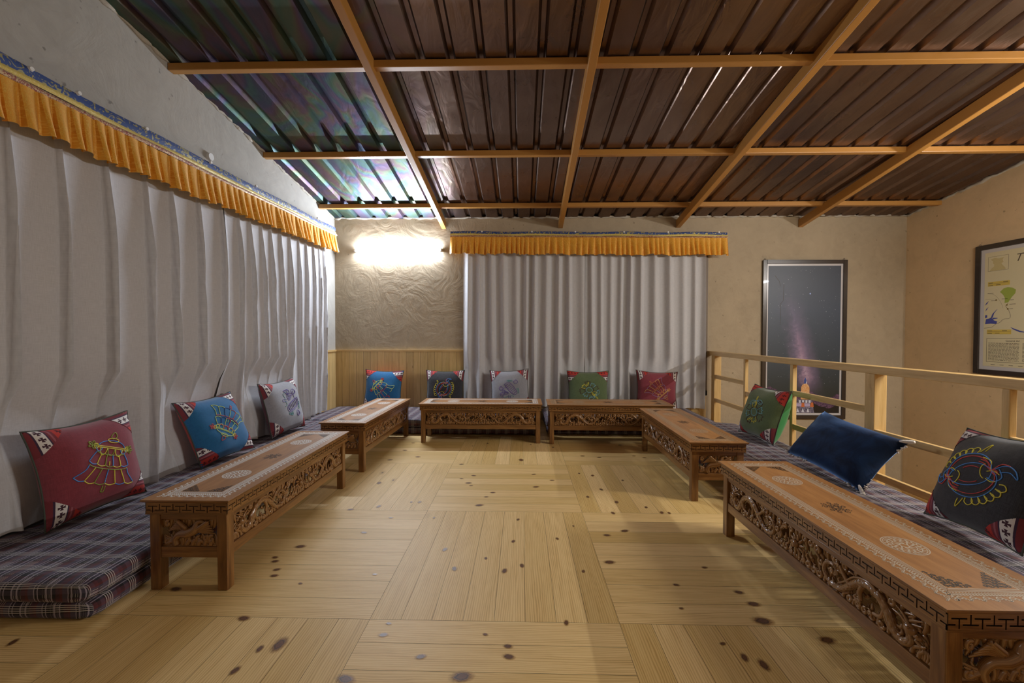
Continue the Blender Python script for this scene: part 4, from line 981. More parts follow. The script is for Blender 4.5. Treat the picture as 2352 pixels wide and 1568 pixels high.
def cushion(mw, hw, hh, colour, motif, threads, ang, label, flips, seed, msc=1.0, th=0.088, lw=0.0024, moff=(0, 0), tb=1.0):
    rr = random.Random(seed)
    t = empty('cushion', mat=mw, label=label, cat='cushion', group='embroidered cushions on the mattresses')
    Pf = cushion_surface(hw, hh, th, rr, False); Pb = cushion_surface(hw, hh, th * tb, rr, True)
    mb = MB(); N = 26
    uvf = lambda a, b: ((a - 0.5) * 2 * hw, (b - 0.5) * 2 * hh)
    mb.grid(lambda a, b: Pf(2 * a - 1, 2 * b - 1), N, N, uvf, 0); mb.grid(lambda a, b: Pb(2 * a - 1, 2 * b - 1), N, N, uvf, 1, True)
    mb.build('cover', [CF[colour], CB[colour]], t, smooth=True)
    mb = MB(); n = 24; ring = []
    for (a, b), (c, d) in (((-1, -1), (1, -1)), ((1, -1), (1, 1)), ((1, 1), (-1, 1)), ((-1, 1), (-1, -1))):
        ring += [Pf(lerp(a, c, i / n), lerp(b, d, i / n)) for i in range(n)]
    ring.append(ring[0])
    mb.tube(ring, 0.0038, 6, (0, 0, 1), cap=False); mb.build('piping', M['piping'], t, smooth=True)
    for ci, (su, sv) in enumerate(((-1, 1), (1, 1), (1, -1), (-1, -1))):
        mb = MB(); K = 9; c0 = 0.60; ids = {}
        sw, rev = flips[ci]
        for i in range(K + 1):
            for j in range(K + 1 - i):
                a, b = c0 * i / K, c0 * j / K
                ids[i, j] = mb.vert(Pf(su * (1 - a), sv * (1 - b), 0.0022))
        def uv(i, j):
            q, p = (i / K, j / K) if not sw else (j / K, i / K)
            if rev: q = max(0.0, 0.95 - q)
            return (min(q, 0.99), p)
        for i in range(K):
            for j in range(K - i):
                f = [(i, j), (i + 1, j), (i, j + 1)]
                fl = su * sv < 0
                mb.face([ids[x] for x in (f[::-1] if fl else f)], [uv(*x) for x in (f[::-1] if fl else f)])
                if i + j < K - 1:
                    f = [(i + 1, j), (i + 1, j + 1), (i, j + 1)]
                    mb.face([ids[x] for x in (f[::-1] if fl else f)], [uv(*x) for x in (f[::-1] if fl else f)])
        mb.build('corner_patch', M['patch'], t, smooth=True)['label'] = 'striped corner patch with small crosses'
    mb = MB(); names = []
    ca, sa = math.cos(ang), math.sin(ang)
    for col_, pts in motif(threads):
        if col_ not in names: names.append(col_)
        out = []
        for i, (x, y) in enumerate(pts):
            x, y = x * msc, y * msc
            X, Y = ca * x - sa * y + moff[0], sa * x + ca * y + moff[1]
            out.append(Pf(max(-0.93, min(0.93, X)), max(-0.93, min(0.93, Y)), 0.0012))
        # refine long straight runs so the thread follows the surface
        fine = [out[0]]
        if len(pts) <= 5:
            fine = []
            for (x0_, y0_), (x1_, y1_) in zip(pts, pts[1:]):
                for k in range(6):
                    x, y = lerp(x0_, x1_, k / 6) * msc, lerp(y0_, y1_, k / 6) * msc
                    fine.append(Pf(ca * x - sa * y + moff[0], sa * x + ca * y + moff[1], 0.0012))
            fine.append(out[-1]); out = fine
        mb.tube(out, lw, 5, (0, 0, 1), 0.8, names.index(col_))
    mb.build('embroidery', [TH[n_] for n_ in names], t, smooth=True)
    return t
def pose(c, Rm): 
    m = Matrix.Identity(4)
    for i in range(3):
        for j in range(3): m[i][j] = Rm[i][j]
        m[i][3] = c[i]
    return m
def ortho(Rm):
    x = Vector([Rm[i][0] for i in range(3)]).normalized(); z = Vector([Rm[i][2] for i in range(3)]); y = z.cross(x).normalized(); z = x.cross(y).normalized()
    return [[x[i], y[i], z[i]] for i in range(3)]
F0 = [(0, 0), (1, 0), (1, 1), (0, 0)]
cushion(pose((-2.150, 2.003, 0.398), ortho([[0.069, -0.219, 0.973], [0.997, -0.007, -0.072], [0.022, 0.976, 0.218]])), 0.232, 0.232, 'maroon', mot_parasol, ('blue', 'yellow', 'green', 'yellow'), -0.42,
        'maroon cushion with a yellow and blue parasol leaning on the left curtain, nearest the camera', [(0, 0), (1, 0), (1, 1), (0, 0)], 21, 0.95, moff=(0.10, -0.02))
cushion(pose((-2.180, 2.896, 0.386), ortho([[0.105, -0.40, 0.87], [0.994, 0.029, -0.104], [0.025, 0.91, 0.40]])), 0.237, 0.237, 'blue', mot_parasol, ('lime', 'lime', 'red', 'navy'), 2.45,
        'bright blue cushion with an upside down parasol leaning on the left curtain', [(0, 0), (1, 0), (1, 0), (1, 1)], 22, 0.92, moff=(0.05, 0.0))
cushion(pose((-2.135, 3.638, 0.405), ortho([[0.063, -0.247, 0.967], [0.998, 0.001, -0.065], [0.015, 0.969, 0.246]])), 0.239, 0.239, 'grey', mot_conch, ('purple', 'purple', 'teal', 'teal'), -1.9,
        'pale grey cushion with a purple shell leaning on the left curtain, beyond the blue cushion', [(0, 0), (1, 0), (0, 1), (0, 0)], 23, 0.98, moff=(0.1, 0.05))
def backpose(x, y, z, lean, roll, yaw=0.0):
    return Matrix.Translation((x, y, z)) @ Matrix.Rotation(yaw, 4, 'Z') @ Matrix.Rotation(PI / 2 - lean, 4, 'X') @ Matrix.Rotation(roll, 4, 'Z')
cushion(backpose(-1.675, 4.965, 0.387, 0.16, -0.03), 0.236, 0.232, 'blue', mot_parasol, ('lime', 'lime', 'red', 'navy'), 0.85, 'bright blue cushion with a lime parasol against the pine panelling', [(1, 1), (1, 0), (0, 0), (0, 0)], 24, 0.92, 0.09)
cushion(backpose(-0.925, 4.965, 0.388, 0.16, 0.0), 0.236, 0.232, 'charcoal', mot_fish, ('blue', 'red', 'yellow', 'red'), 0.9, 'charcoal cushion with two fish leaning where panelling meets the back curtain', [(0, 0), (0, 0), (0, 0), (0, 0)], 25, 0.88)
cushion(backpose(-0.140, 4.935, 0.395, 0.16, 0.05), 0.236, 0.236, 'grey', mot_conch, ('purple', 'lilac', 'teal', 'teal'), 0.0, 'grey cushion with a purple shell against the back curtain', [(0, 0), (0, 0), (0, 0), (0, 0)], 26, 0.95)
cushion(backpose(0.792, 4.935, 0.388, 0.16, 0.0), 0.250, 0.232, 'green', mot_flower, ('brown', 'sky', 'sky', 'yellow'), 0.75, 'olive green cushion with a flower against the back curtain', [(1, 1), (1, 1), (0, 0), (0, 0)], 27, 0.95)
cushion(backpose(1.60, 4.93, 0.388, 0.16, -0.05), 0.248, 0.234, 'maroon', mot_parasol, ('lilac', 'gold', 'orange', 'gold'), -2.35, 'maroon cushion with an upside down parasol against the back curtain', [(0, 0), (0, 0), (0, 0), (0, 0)], 28, 0.9)
cushion(pose((2.065, 3.567, 0.388), ortho([[0.083, 0.329, -0.941], [-0.997, 0.018, -0.081], [-0.01, 0.944, 0.329]])), 0.230, 0.228, 'green', mot_flower, ('brown', 'sky', 'sky', 'yellow'), 3.3,
        'olive green cushion with a flower leaning on the wooden railing', [(1, 1), (0, 1), (0, 0), (0, 0)], 29, 0.98, 0.10, moff=(0.08, -0.1), tb=1.4)
cushion(pose((2.070, 1.859, 0.400), ortho([[-0.167, 0.42, -0.879], [-0.982, 0.002, 0.187], [0.085, 0.905, 0.42]])), 0.239, 0.237, 'charcoal', mot_fish, ('blue', 'red', 'yellow', 'red'), 0.15,
        'charcoal cushion with two bright fish leaning on the railing, nearest the camera', [(1, 0), (1, 0), (0, 0), (0, 1)], 30, 1.04)
# navy velvet cushion with frayed white edges
def navy():
    m, nt, b = mat('navy_velvet')
    n = noise(nt, uvnode(nt), 5.5, 4, 0.6, 1.5)
    nt.links.new(ramp(nt, n, [(0.35, (0.003, 0.008, 0.03)), (0.65, (0.008, 0.03, 0.095))]), b.inputs['Base Color'])
    b.inputs['Roughness'].default_value = 0.7; b.inputs['Sheen Weight'].default_value = 0.9; b.inputs['Sheen Roughness'].default_value = 0.35
    b.inputs['Sheen Tint'].default_value = (0.25, 0.45, 0.9, 1); b.inputs['Specular IOR Level'].default_value = 0.2
    bump(nt, b, n, 0.3, 0.01)
    rr = random.Random(41)
    t = empty('cushion', mat=pose((2.035, 2.665, 0.335), ortho([[0.10, 0.62, -0.77], [-0.993, 0.049, -0.115], [-0.06, 0.77, 0.63]])) @ Matrix.Rotation(-0.05, 4, 'Z'), label='navy blue velvet cushion with frayed white edges slumped against the railing', cat='cushion')
    hw, hh = 0.305, 0.195
    Pf = cushion_surface(hw, hh, 0.125, rr, False); Pb = cushion_surface(hw, hh, 0.07, rr, True)
    mb = MB(); uvf = lambda a, c: ((a - 0.5) * 2 * hw, (c - 0.5) * 2 * hh)
    mb.grid(lambda a, c: Pf(2 * a - 1, 2 * c - 1), 26, 20, uvf); mb.grid(lambda a, c: Pb(2 * a - 1, 2 * c - 1), 26, 20, uvf, 0, True)
    mb.build('cover', m, t, smooth=True, weld=True)
    fr = {}
    for i in range(60):      # flange of short white fringe loops on the short sides and the lower edge
        s = rr.choice((-1, 1)); v = rr.uniform(-1, -0.45) if s < 0 or rr.random() < 0.6 else rr.uniform(0.55, 1.0)
        u = s
        if i % 3 == 0: u, v = rr.uniform(-0.95, -0.45) if rr.random() < .6 else rr.uniform(0.55, 1), -1
        mb = fr.setdefault((round(u), round(v)), MB())
        p = Pf(u, v); d = Vector((s * rr.uniform(0.2, 1), rr.uniform(-1, 0.2), rr.uniform(-0.2, 0.6))).normalized()
        mb.tube([p, p + d * 0.010, p + d * 0.016 + Vector((0, 0, 0.008))], [0.0045, 0.005, 0.003], 6)
    for u, v in ((1, 1), (1, -1)):
        mb = fr.setdefault((u, v), MB())
        p = Pf(u, v); q_ = Pf(u * 0.93, v * 0.86)
        mb.tube([p + Vector((0.016, 0.006 * v, 0)), p, q_.lerp(p, 0.35), q_], [0.008, 0.011, 0.009, 0.004], 9)
    for mb in fr.values(): mb.build('fringe', M['hem'], t, smooth=True)['label'] = 'frayed white fringe at the edge'
navy()

# ------------------------------------------------------------------ curtains
def curtain(label, fn, s0, s1, z0, z1, ns, nz, thick=0.0):
    mb = MB()
    mb.grid(lambda a, b: fn(lerp(s0, s1, a), lerp(z0, z1, b), b), ns, nz, lambda a, b: (lerp(s0, s1, a), lerp(z0, z1, b)))
    o = mb.build('curtain', M['curtain'], smooth=True)
    return tag(o, label, 'curtain', 'white cotton curtains')
fold_y = [0.85, 1.08, 1.30, 1.53, 1.76, 1.965, 2.185, 2.435, 2.615, 2.83, 3.05, 3.235, 3.38, 3.535, 3.67, 3.82, 3.97, 4.13, 4.27, 4.42, 4.55, 4.66, 4.80]
def fold_x(y, amp):
    for a, b in zip(fold_y, fold_y[1:]):
        if a <= y < b:
            t = (y - a) / (b - a); w = (b - a) / 0.22
            return amp * w * (0.75 * math.exp(-t * 15) + 0.35 * math.exp(-t * 4) - 0.12 * math.sin(PI * t) + 1.05 * max(0.0, (t - 0.965) / 0.035) ** 2)
    return 0.0
def left_fn(y, z, b):
    k = 1 - b
    drift = 0.02 * k * math.sin(y * 2.1 + 1)
    x = -2.240 - 0.022 * max(0.0, b - 0.75) * 4 + fold_x(y + 0.012 * k * math.sin(3 * y), 0.052 * (1 + 0.25 * k) * (1 - 0.55 * max(0.0, b - 0.75) * 4)) + 0.010 * math.sin(y * 5.2 + 2 * z) * (0.3 + k) + 0.004 * math.sin(31 * y + 3 * z) * k + drift * 0.6
    for cy_, cx_, cz_, sl_ in ((2.003, -2.150, 0.398, 0.224), (2.896, -2.180, 0.386, 0.44), (3.638, -2.135, 0.405, 0.255)):
        w = max(0.0, min(1.0, (0.37 - abs(y - cy_)) / 0.09)) * max(0.0, min(1.0, (0.80 - z) / 0.14))
        lim = max(-2.318, cx_ - (z - cz_) * sl_ - 0.120)
        if w > 0 and x > lim: x = lerp(x, lim, w)
    return Vector((x, y, z + (0.012 * math.sin(y * 4.3) * k * k)))
curtain('white cotton curtain on the left wall, the panel behind the maroon cushion', left_fn, 0.85, 3.055, 0.166, 2.08, 520, 14)
curtain('white cotton curtain on the left wall, the panel reaching the back corner', lambda y, z, b: left_fn(y, z, b) + Vector((0.012 if y < 3.1 else 0, 0, 0)), 3.06, 4.735, 0.166, 2.08, 420, 14)
def back_fn(seed, xa, xb):
    rr = random.Random(seed); ed = [xa]; x = xa
    while x < xb: x += rr.uniform(0.10, 0.19); ed.append(x)
    am = [rr.uniform(0.5, 1.2) for _ in ed]
    def f(x, z, b):
        k = 1 - b
        xs_ = x + 0.02 * k * math.sin(x * 6)
        d = 0.0
        for i in range(len(ed) - 1):
            if ed[i] <= xs_ < ed[i + 1]:
                t = (xs_ - ed[i]) / (ed[i + 1] - ed[i])
                d = am[i] * (0.5 - 0.5 * math.cos(2 * PI * t ** 1.35)) ** 1.4
                break
        y = 5.068 - 0.05 * d * (1 + 0.3 * k) + 0.006 * math.sin(9 * x + 3 * z) * k
        for cx_ in (-0.925, -0.14, 0.792, 1.60):
            w = max(0.0, min(1.0, (0.33 - abs(x - cx_)) / 0.08)) * max(0.0, min(1.0, (0.80 - z) / 0.14))
            lim = min(5.088, 4.95 + (z - 0.39) * 0.16 + 0.092)
            if w > 0 and y < lim: y = lerp(y, lim, w)
        return Vector((x, y, z + 0.010 * math.sin(x * 7) * k * k))
    return f
curtain('white cotton curtain on the back wall, the panel beside the charcoal cushion', back_fn(3, -0.72, 0.765), -0.715, 0.765, 0.166, 2.07, 210, 12)
curtain('white cotton curtain on the back wall, the panel behind the back maroon cushion', back_fn(4, 0.77, 2.25), 0.772, 2.21, 0.15, 2.07, 210, 12)

# ------------------------------------------------------------------ valances
def valance(label, org, d, out, L, bands, slope, skirt_drop, pitch, seed, name='valance', buttons=()):
    rr = random.Random(seed); t = empty(name, org, label, 'valance', 'orange pleated valances')
    d, out = Vector(d), Vector(out); up = Vector((0, 0, 1)); n = int(L / 0.03); z = 0.0
    mats = [M['blueb'], M['yellb'], M['redb']]; names = ['brocade_band', 'yellow_band', 'red_trim']; labs = ['blue and gold brocade band', 'yellow satin band', 'red and cream patterned trim']
    for k, h in enumerate(bands):
        mb = MB(); wv = rr.uniform(0, 6)
        f = lambda a, b, z=z, h=h, k=k, wv=wv: d * (L * a) + up * (slope * L * a - z - h * (1 - b) + 0.004 * math.sin(a * 23 + wv)) + out * (0.010 * k + 0.006 * math.sin(b * PI) + 0.004 * math.sin(a * 31 + wv))
        mb.grid(f, n, 3, lambda a, b, h=h: (a * L, b * h))
        mb.build(names[k], mats[k], t, smooth=True)['label'] = labs[k]
        z += h
    # pleated skirt
    ed = [0.0]
    while ed[-1] < L: ed.append(ed[-1] + pitch * rr.uniform(0.75, 1.25))
    am = [rr.uniform(0.6, 1.3) for _ in ed]; pz = [rr.uniform(-1, 1) for _ in ed]
    mb = MB(); per = 9; cols = []
    for i in range(len(ed) - 1):
        for t_ in (0.0, 0.10, 0.25, 0.42, 0.60, 0.76, 0.86, 0.885, 0.94):
            s = lerp(ed[i], ed[i + 1], t_)
            if s > L: break
            prof_ = math.sin(min(1.0, t_ / 0.86) * 2.2) / 0.95 if t_ < 0.87 else (0.10 if t_ < 0.9 else 0.02)     # knife pleat
            cols.append((s, prof_ * am[i], pz[i]))
    V = []
    for s, pf, q in cols:
        col_ = []
        for r_ in range(7):
            b = r_ / 6; dep = skirt_drop * b
            o_ = 0.018 + (0.006 + 0.034 * b) * pf + 0.008 * b
            sh = 0.010 * b * math.sin(q * 3 + s * 2)
            zz = -z - dep + 0.006 * b * math.sin(s * 11 + q) + 0.004 * b * math.sin(s * 43)
            col_.append(mb.vert(d * (s + sh) + up * (slope * s + zz) + out * o_))
        V.append(col_)
    for i in range(len(V) - 1):
        for r_ in range(6):
            s0_, s1_ = cols[i][0], cols[i + 1][0]
            mb.face((V[i][r_ + 1], V[i + 1][r_ + 1], V[i + 1][r_], V[i][r_]), [(s0_ * 2.6, -(r_ + 1) * .034), (s1_ * 2.6, -(r_ + 1) * .034), (s1_ * 2.6, -r_ * .034), (s0_ * 2.6, -r_ * .034)])
    mb.build('pleated_skirt', M['skirt'], t, smooth=True, sharp=48)['label'] = 'orange gold pleated satin skirt'
    for s, dz in buttons:
        mb = MB(); c = d * s + up * (slope * s + dz)
        mb.tube([c, c + out * 0.012], [0.012, 0.009], 12)
        mb.build('fixing_clip', M['white'], t)['label'] = 'white plastic fixing clip'
    return t
valance('orange pleated valance with blue brocade top along the left wall', (-2.20, 4.84, 2.300), (0, -1, 0), (1, 0, 0), 3.95, (0.050, 0.026, 0.024), -0.0195, 0.195, 0.064, 51, buttons=[(0.42, 0.004), (1.45, 0.002), (1.95, 0.0), (2.45, 0.0), (2.82, 0.0), (3.02, -0.004)])
valance('orange pleated valance with blue brocade top over the back curtains', (-0.860, 4.995, 2.292), (1, 0, 0), (0, -1, 0), 3.30, (0.030, 0.022, 0.020), -0.0075, 0.207, 0.066, 52, buttons=[(0.38, -0.002), (0.98, -0.002), (1.5, -0.002), (2.08, -0.002), (2.6, -0.002), (3.2, -0.002)])
mb = MB(); mb.tube([(XL, 3.05, 2.37), (XL + 0.02, 3.05, 2.37)], [0.028, 0.026], 18)
tag(mb.build('junction_cap', M['white'], smooth=False), 'round white plastic cap on the left wall above the valance', 'cap')

# ------------------------------------------------------------------ railing
def railing():
    t = empty('railing', (2.29, 3.0, 0), 'pine railing guarding the stairwell behind the right mattress', 'railing')
    o = Vector((2.29, 3.0, 0))
    def part(name, a, b, lab=None, bev=0.004):
        mb = MB(); mb.box(Vector(a) - o, Vector(b) - o); ob = mb.build(name, M['rail'], t, bevel=bev)
        if lab: ob['label'] = lab
    part('top_rail', (2.255, 0.9, 0.803), (2.335, YB - 0.002, 0.853))
    posts = [(4.90, 0.08, 0.08), (4.235, 0.034, 0.034), (3.50, 0.036, 0.036), (2.70, 0.08, 0.075), (1.965, 0.036, 0.034), (1.22, 0.08, 0.075)]
    for y, w, d in posts: part('post', (2.262, y, 0.0), (2.262 + w, y + d, 0.803))
    def rail(y0, y1, z): part('mid_rail', (2.266, y0, z - 0.022), (2.292, y1, z + 0.022), bev=0.002)
    bays = [(4.269, 4.90, (0.56, 0.285)), (3.536, 4.235, (0.455,)), (2.775, 3.50, (0.565, 0.285)), (1.999, 2.70, (0.425, 0.15)), (1.295, 1.965, (0.56, 0.285))]
    for y0, y1, zs in bays:
        for z in zs: rail(y0, y1, z)
railing()

# ------------------------------------------------------------------ framed pictures
def framed(name, label, cat, corner, d, out, w, h, fw, mat_in, pic, extra=None, tilt=0.0):
    d, out, up = Vector(d), Vector(out), Vector((0, 0, 1))
    M4 = Matrix.Identity(4)
    for i in range(3): M4[i][0], M4[i][1], M4[i][2], M4[i][3] = d[i], up[i], out[i], corner[i]
    t = empty(name, mat=M4, label=label, cat=cat)
    mb = MB(); th = 0.025
    for a, b in (((0, 0), (fw, h)), ((w - fw, 0), (w, h)), ((fw, 0), (w - fw, fw)), ((fw, h - fw), (w - fw, h))):
        mb.box((a[0], a[1], 0.0), (b[0], b[1], th))
    mb.build('picture_frame', M['frame'], t, bevel=0.003)['label'] = 'dark brown wooden frame'
    mb = MB(); mb.box((fw, fw, 0.004), (w - fw, h - fw, 0.010)); mb.build('mount', M['mountw'], t)['label'] = 'white margin of the print'
    x0, y0, x1, y1 = fw + mat_in, fw + mat_in, w - fw - mat_in, h - fw - mat_in
    mb = MB(); mb.quad([(x0, y0, 0.0108), (x1, y0, 0.0108), (x1, y1, 0.0108), (x0, y1, 0.0108)], [(0, 0), (1, 0), (1, 1), (0, 1)]); o = mb.build('print', pic, t)
    if extra: extra(t, x0, y0, x1, y1)
    for x in (0.03, w - 0.03):
        mb = MB(); mb.tube([(x + 0.010 * math.cos(a), h + 0.008 + 0.012 * math.sin(a), 0.006) for a in (2 * PI * i / 10 for i in range(11))], 0.0022, 5); mb.build('hanging_wire', M['steel'], t)
    return t
M['mountw'] = plain('white_print_margin', (0.56, 0.54, 0.56), 0.25, coat=0.4)
def galaxy():
    m, nt, b = mat('night_sky_print')
    tc = nt.nodes.new('ShaderNodeTexCoord'); s = nt.nodes.new('ShaderNodeSeparateXYZ'); nt.links.new(tc.outputs['UV'], s.inputs[0])
    u, v = s.outputs[0], s.outputs[1]
    v2 = uvnode(nt, (1, 2, 1))
    base = ramp(nt, v, [(0.0, (0.022, 0.018, 0.016)), (0.13, (0.025, 0.03, 0.028)), (0.35, (0.04, 0.052, 0.068)), (0.7, (0.055, 0.072, 0.11)), (1.0, (0.05, 0.062, 0.09))])
    n1 = noise(nt, v2, 6, 6, 0.65, 0.5); n2 = noise(nt, v2, 22, 4, 0.6)
    cen = mth(nt, 'ADD', mth(nt, 'MULTIPLY', v, -0.42), 0.645)
    dd = mth(nt, 'ABSOLUTE', mth(nt, 'SUBTRACT', mth(nt, 'ADD', u, mth(nt, 'MULTIPLY', mth(nt, 'SUBTRACT', n1, 0.5), 0.22)), cen))
    g = mth(nt, 'MAXIMUM', mth(nt, 'SUBTRACT', 1.0, mth(nt, 'MULTIPLY', dd, 4.2)), 0.0)
    vs = ramp(nt, v, [(0.14, (0.3, 0.3, 0.3)), (0.25, (1, 1, 1)), (0.5, (0.7, 0.7, 0.7)), (0.8, (0.15, 0.15, 0.15)), (0.95, (0, 0, 0))])
    g = mth(nt, 'MULTIPLY', g, vs)
    g2 = mth(nt, 'MULTIPLY', mth(nt, 'POWER', g, 1.4), mth(nt, 'ADD', mth(nt, 'MULTIPLY', n1, 0.9), mth(nt, 'MULTIPLY', n2, 0.5)))
    neb = ramp(nt, g2, [(0.0, (0, 0, 0)), (0.25, (0.085, 0.05, 0.10)), (0.5, (0.24, 0.14, 0.23)), (0.85, (0.55, 0.38, 0.48))])
    c = mixc(nt, 1.0, base, neb, 'ADD')
    vo = nt.nodes.new('ShaderNodeTexVoronoi'); vo.inputs['Scale'].default_value = 34; nt.links.new(v2, vo.inputs['Vector'])
    sc = nt.nodes.new('ShaderNodeSeparateColor'); nt.links.new(vo.outputs['Color'], sc.inputs[0])
    st = mth(nt, 'MULTIPLY', mth(nt, 'LESS_THAN', vo.outputs['Distance'], mth(nt, 'MULTIPLY', sc.outputs[1], 0.13)), mth(nt, 'GREATER_THAN', v, 0.2))
    c = mixc(nt, mth(nt, 'MULTIPLY', st, sc.outputs[2]), c, (0.42, 0.46, 0.55))
    nt.links.new(c, b.inputs['Base Color']); b.inputs['Roughness'].default_value = 0.45
    return m
def poly(mb, pts, z, mi): mb.quad([(p[0], p[1], z) for p in pts], [(p[0] * 6, p[1] * 6) for p in pts], mi)
def galaxy_extra(t, x0, y0, x1, y1):
    w, h = x1 - x0, y1 - y0; U = lambda a, b: (x0 + a * w, y0 + b * h)
    rr = random.Random(8)
    def mott(nm, a, b_, sc=60):
        m, nt, b = mat(nm); n = noise(nt, uvnode(nt), sc, 4, 0.7, 0.6)
        nt.links.new(ramp(nt, n, [(0.4, a), (0.6, b_)]), b.inputs['Base Color']); b.inputs['Roughness'].default_value = 0.3; return m
    mts = [mott('print_mountain', (0.03, 0.018, 0.035), (0.17, 0.09, 0.17), 9), mott('print_dome', (0.62, 0.25, 0.06), (0.72, 0.5, 0.3), 14), mott('print_base', (0.03, 0.035, 0.08), (0.28, 0.24, 0.32), 10),
           plain('print_cloth', (0.42, 0.36, 0.55), 0.3), plain('print_spire', (0.05, 0.09, 0.32), 0.3), plain('print_dark', (0.02, 0.016, 0.015), 0.3), plain('print_orange', (0.55, 0.15, 0.05), 0.3), plain('print_white', (0.6, 0.62, 0.72), 0.3), plain('print_star', (0.3, 0.4, 0.75), 0.3)]
    mb = MB(); z = 0.0112
    top = [(i / 24, 0.150 + 0.022 * math.sin(i * 0.5 + 1.2) + 0.012 * rr.random() - 0.0015 * i) for i in range(25)]
    for a, b in zip(top, top[1:]): poly(mb, [U(a[0], 0.0), U(b[0], 0.0), U(b[0], b[1] - 0.07), U(a[0], a[1] - 0.07)], z, 5); poly(mb, [U(a[0], a[1] - 0.07), U(b[0], b[1] - 0.07), U(b[0], b[1]), U(a[0], a[1])], z, 0)
    mb.build('printed_mountains', mts, t)['label'] = 'dark purple mountains at the foot of the night sky'; mb = MB(); z += 0.0003
    poly(mb, [U(0.36, 0.0), U(0.66, 0.0), U(0.64, 0.045), U(0.38, 0.045)], z, 2); poly(mb, [U(0.34, 0.045), U(0.60, 0.045), U(0.60, 0.065), U(0.34, 0.065)], z, 3); poly(mb, [U(0.41, 0.065), U(0.64, 0.065), U(0.62, 0.092), U(0.43, 0.092)], z, 2)
    poly(mb, [U(0.47, 0.09), U(0.59, 0.09)] + [U(0.53 + 0.058 * math.cos(a), 0.165 + 0.036 * math.sin(a)) for a in (PI * i / 10 for i in range(11))], z, 1)
    poly(mb, [U(0.510, 0.20), U(0.548, 0.20), U(0.545, 0.222), U(0.53, 0.245), U(0.513, 0.222)], z, 4); poly(mb, [U(0.535, 0.20), U(0.55, 0.20), U(0.552, 0.225)], z + 0.0003, 7)
    for i in range(4): poly(mb, [U(0.445 + 0.045 * i, 0.068), U(0.47 + 0.045 * i, 0.068), U(0.47 + 0.045 * i, 0.088), U(0.445 + 0.045 * i, 0.088)], z + 0.0003, 7)
    for a in (0.475, 0.60): poly(mb, [U(a, 0.04), U(a + 0.05, 0.04), U(a + 0.042, 0.072), U(a + 0.01, 0.072)], z + 0.0003, 6)
    for i in range(3): poly(mb, [U(0.41 + 0.07 * i, 0.006), U(0.45 + 0.07 * i, 0.006), U(0.43 + 0.07 * i, 0.034)], z + 0.0003, 7)
    mb.build('printed_shrine', mts, t)['label'] = 'orange domed shrine at the foot of the night sky'; mb = MB()
    poly(mb, [U(0.58 + 0.012 * math.cos(2 * PI * i / 8), 0.812 + 0.006 * math.sin(2 * PI * i / 8)) for i in range(8)], z, 8)
    mb.build('printed_star', mts, t)['label'] = 'bright blue star in the night sky'
    mb = MB()
    for pts in ([(0.09, 0.935), (0.12, 0.915), (0.155, 0.893), (0.165, 0.86)], [(0.215, 0.872), (0.212, 0.82), (0.21, 0.765), (0.19, 0.752), (0.165, 0.738)], [(0.17, 0.735), (0.172, 0.66), (0.168, 0.60)]):
        mb.ribbon([U(*p) for p in pts], 0.004, z)
    mb.build('scratch', M['ink'], t)['label'] = 'dark crack lines in the print surface'
framed('framed_poster', 'tall dark framed poster of a purple night sky on the stairwell wall', 'picture', (2.925, YB - 0.002, 0.03), (1, 0, 0), (0, -1, 0), 1.005, 1.925, 0.045, 0.024, galaxy(), galaxy_extra)
def text(s, size, loc, m, parent, name='lettering', shear=0.0, rz=0.0):
    c = bpy.data.curves.new(name, 'FONT'); c.body = s; c.size = size; c.shear = shear; c.extrude = 0.0002
    o = bpy.data.objects.new(name, c); COL.objects.link(o); o.location = loc; o.rotation_euler = (0, 0, rz); c.materials.append(m); o.parent = parent
    bpy.context.view_layer.update()
    me = bpy.data.meshes.new_from_object(o.evaluated_get(bpy.context.evaluated_depsgraph_get()))
    n = bpy.data.objects.new(name, me); COL.objects.link(n); n.parent = parent; n.location = loc; n.rotation_euler = (0, 0, rz)
    bpy.data.objects.remove(o)
    return n
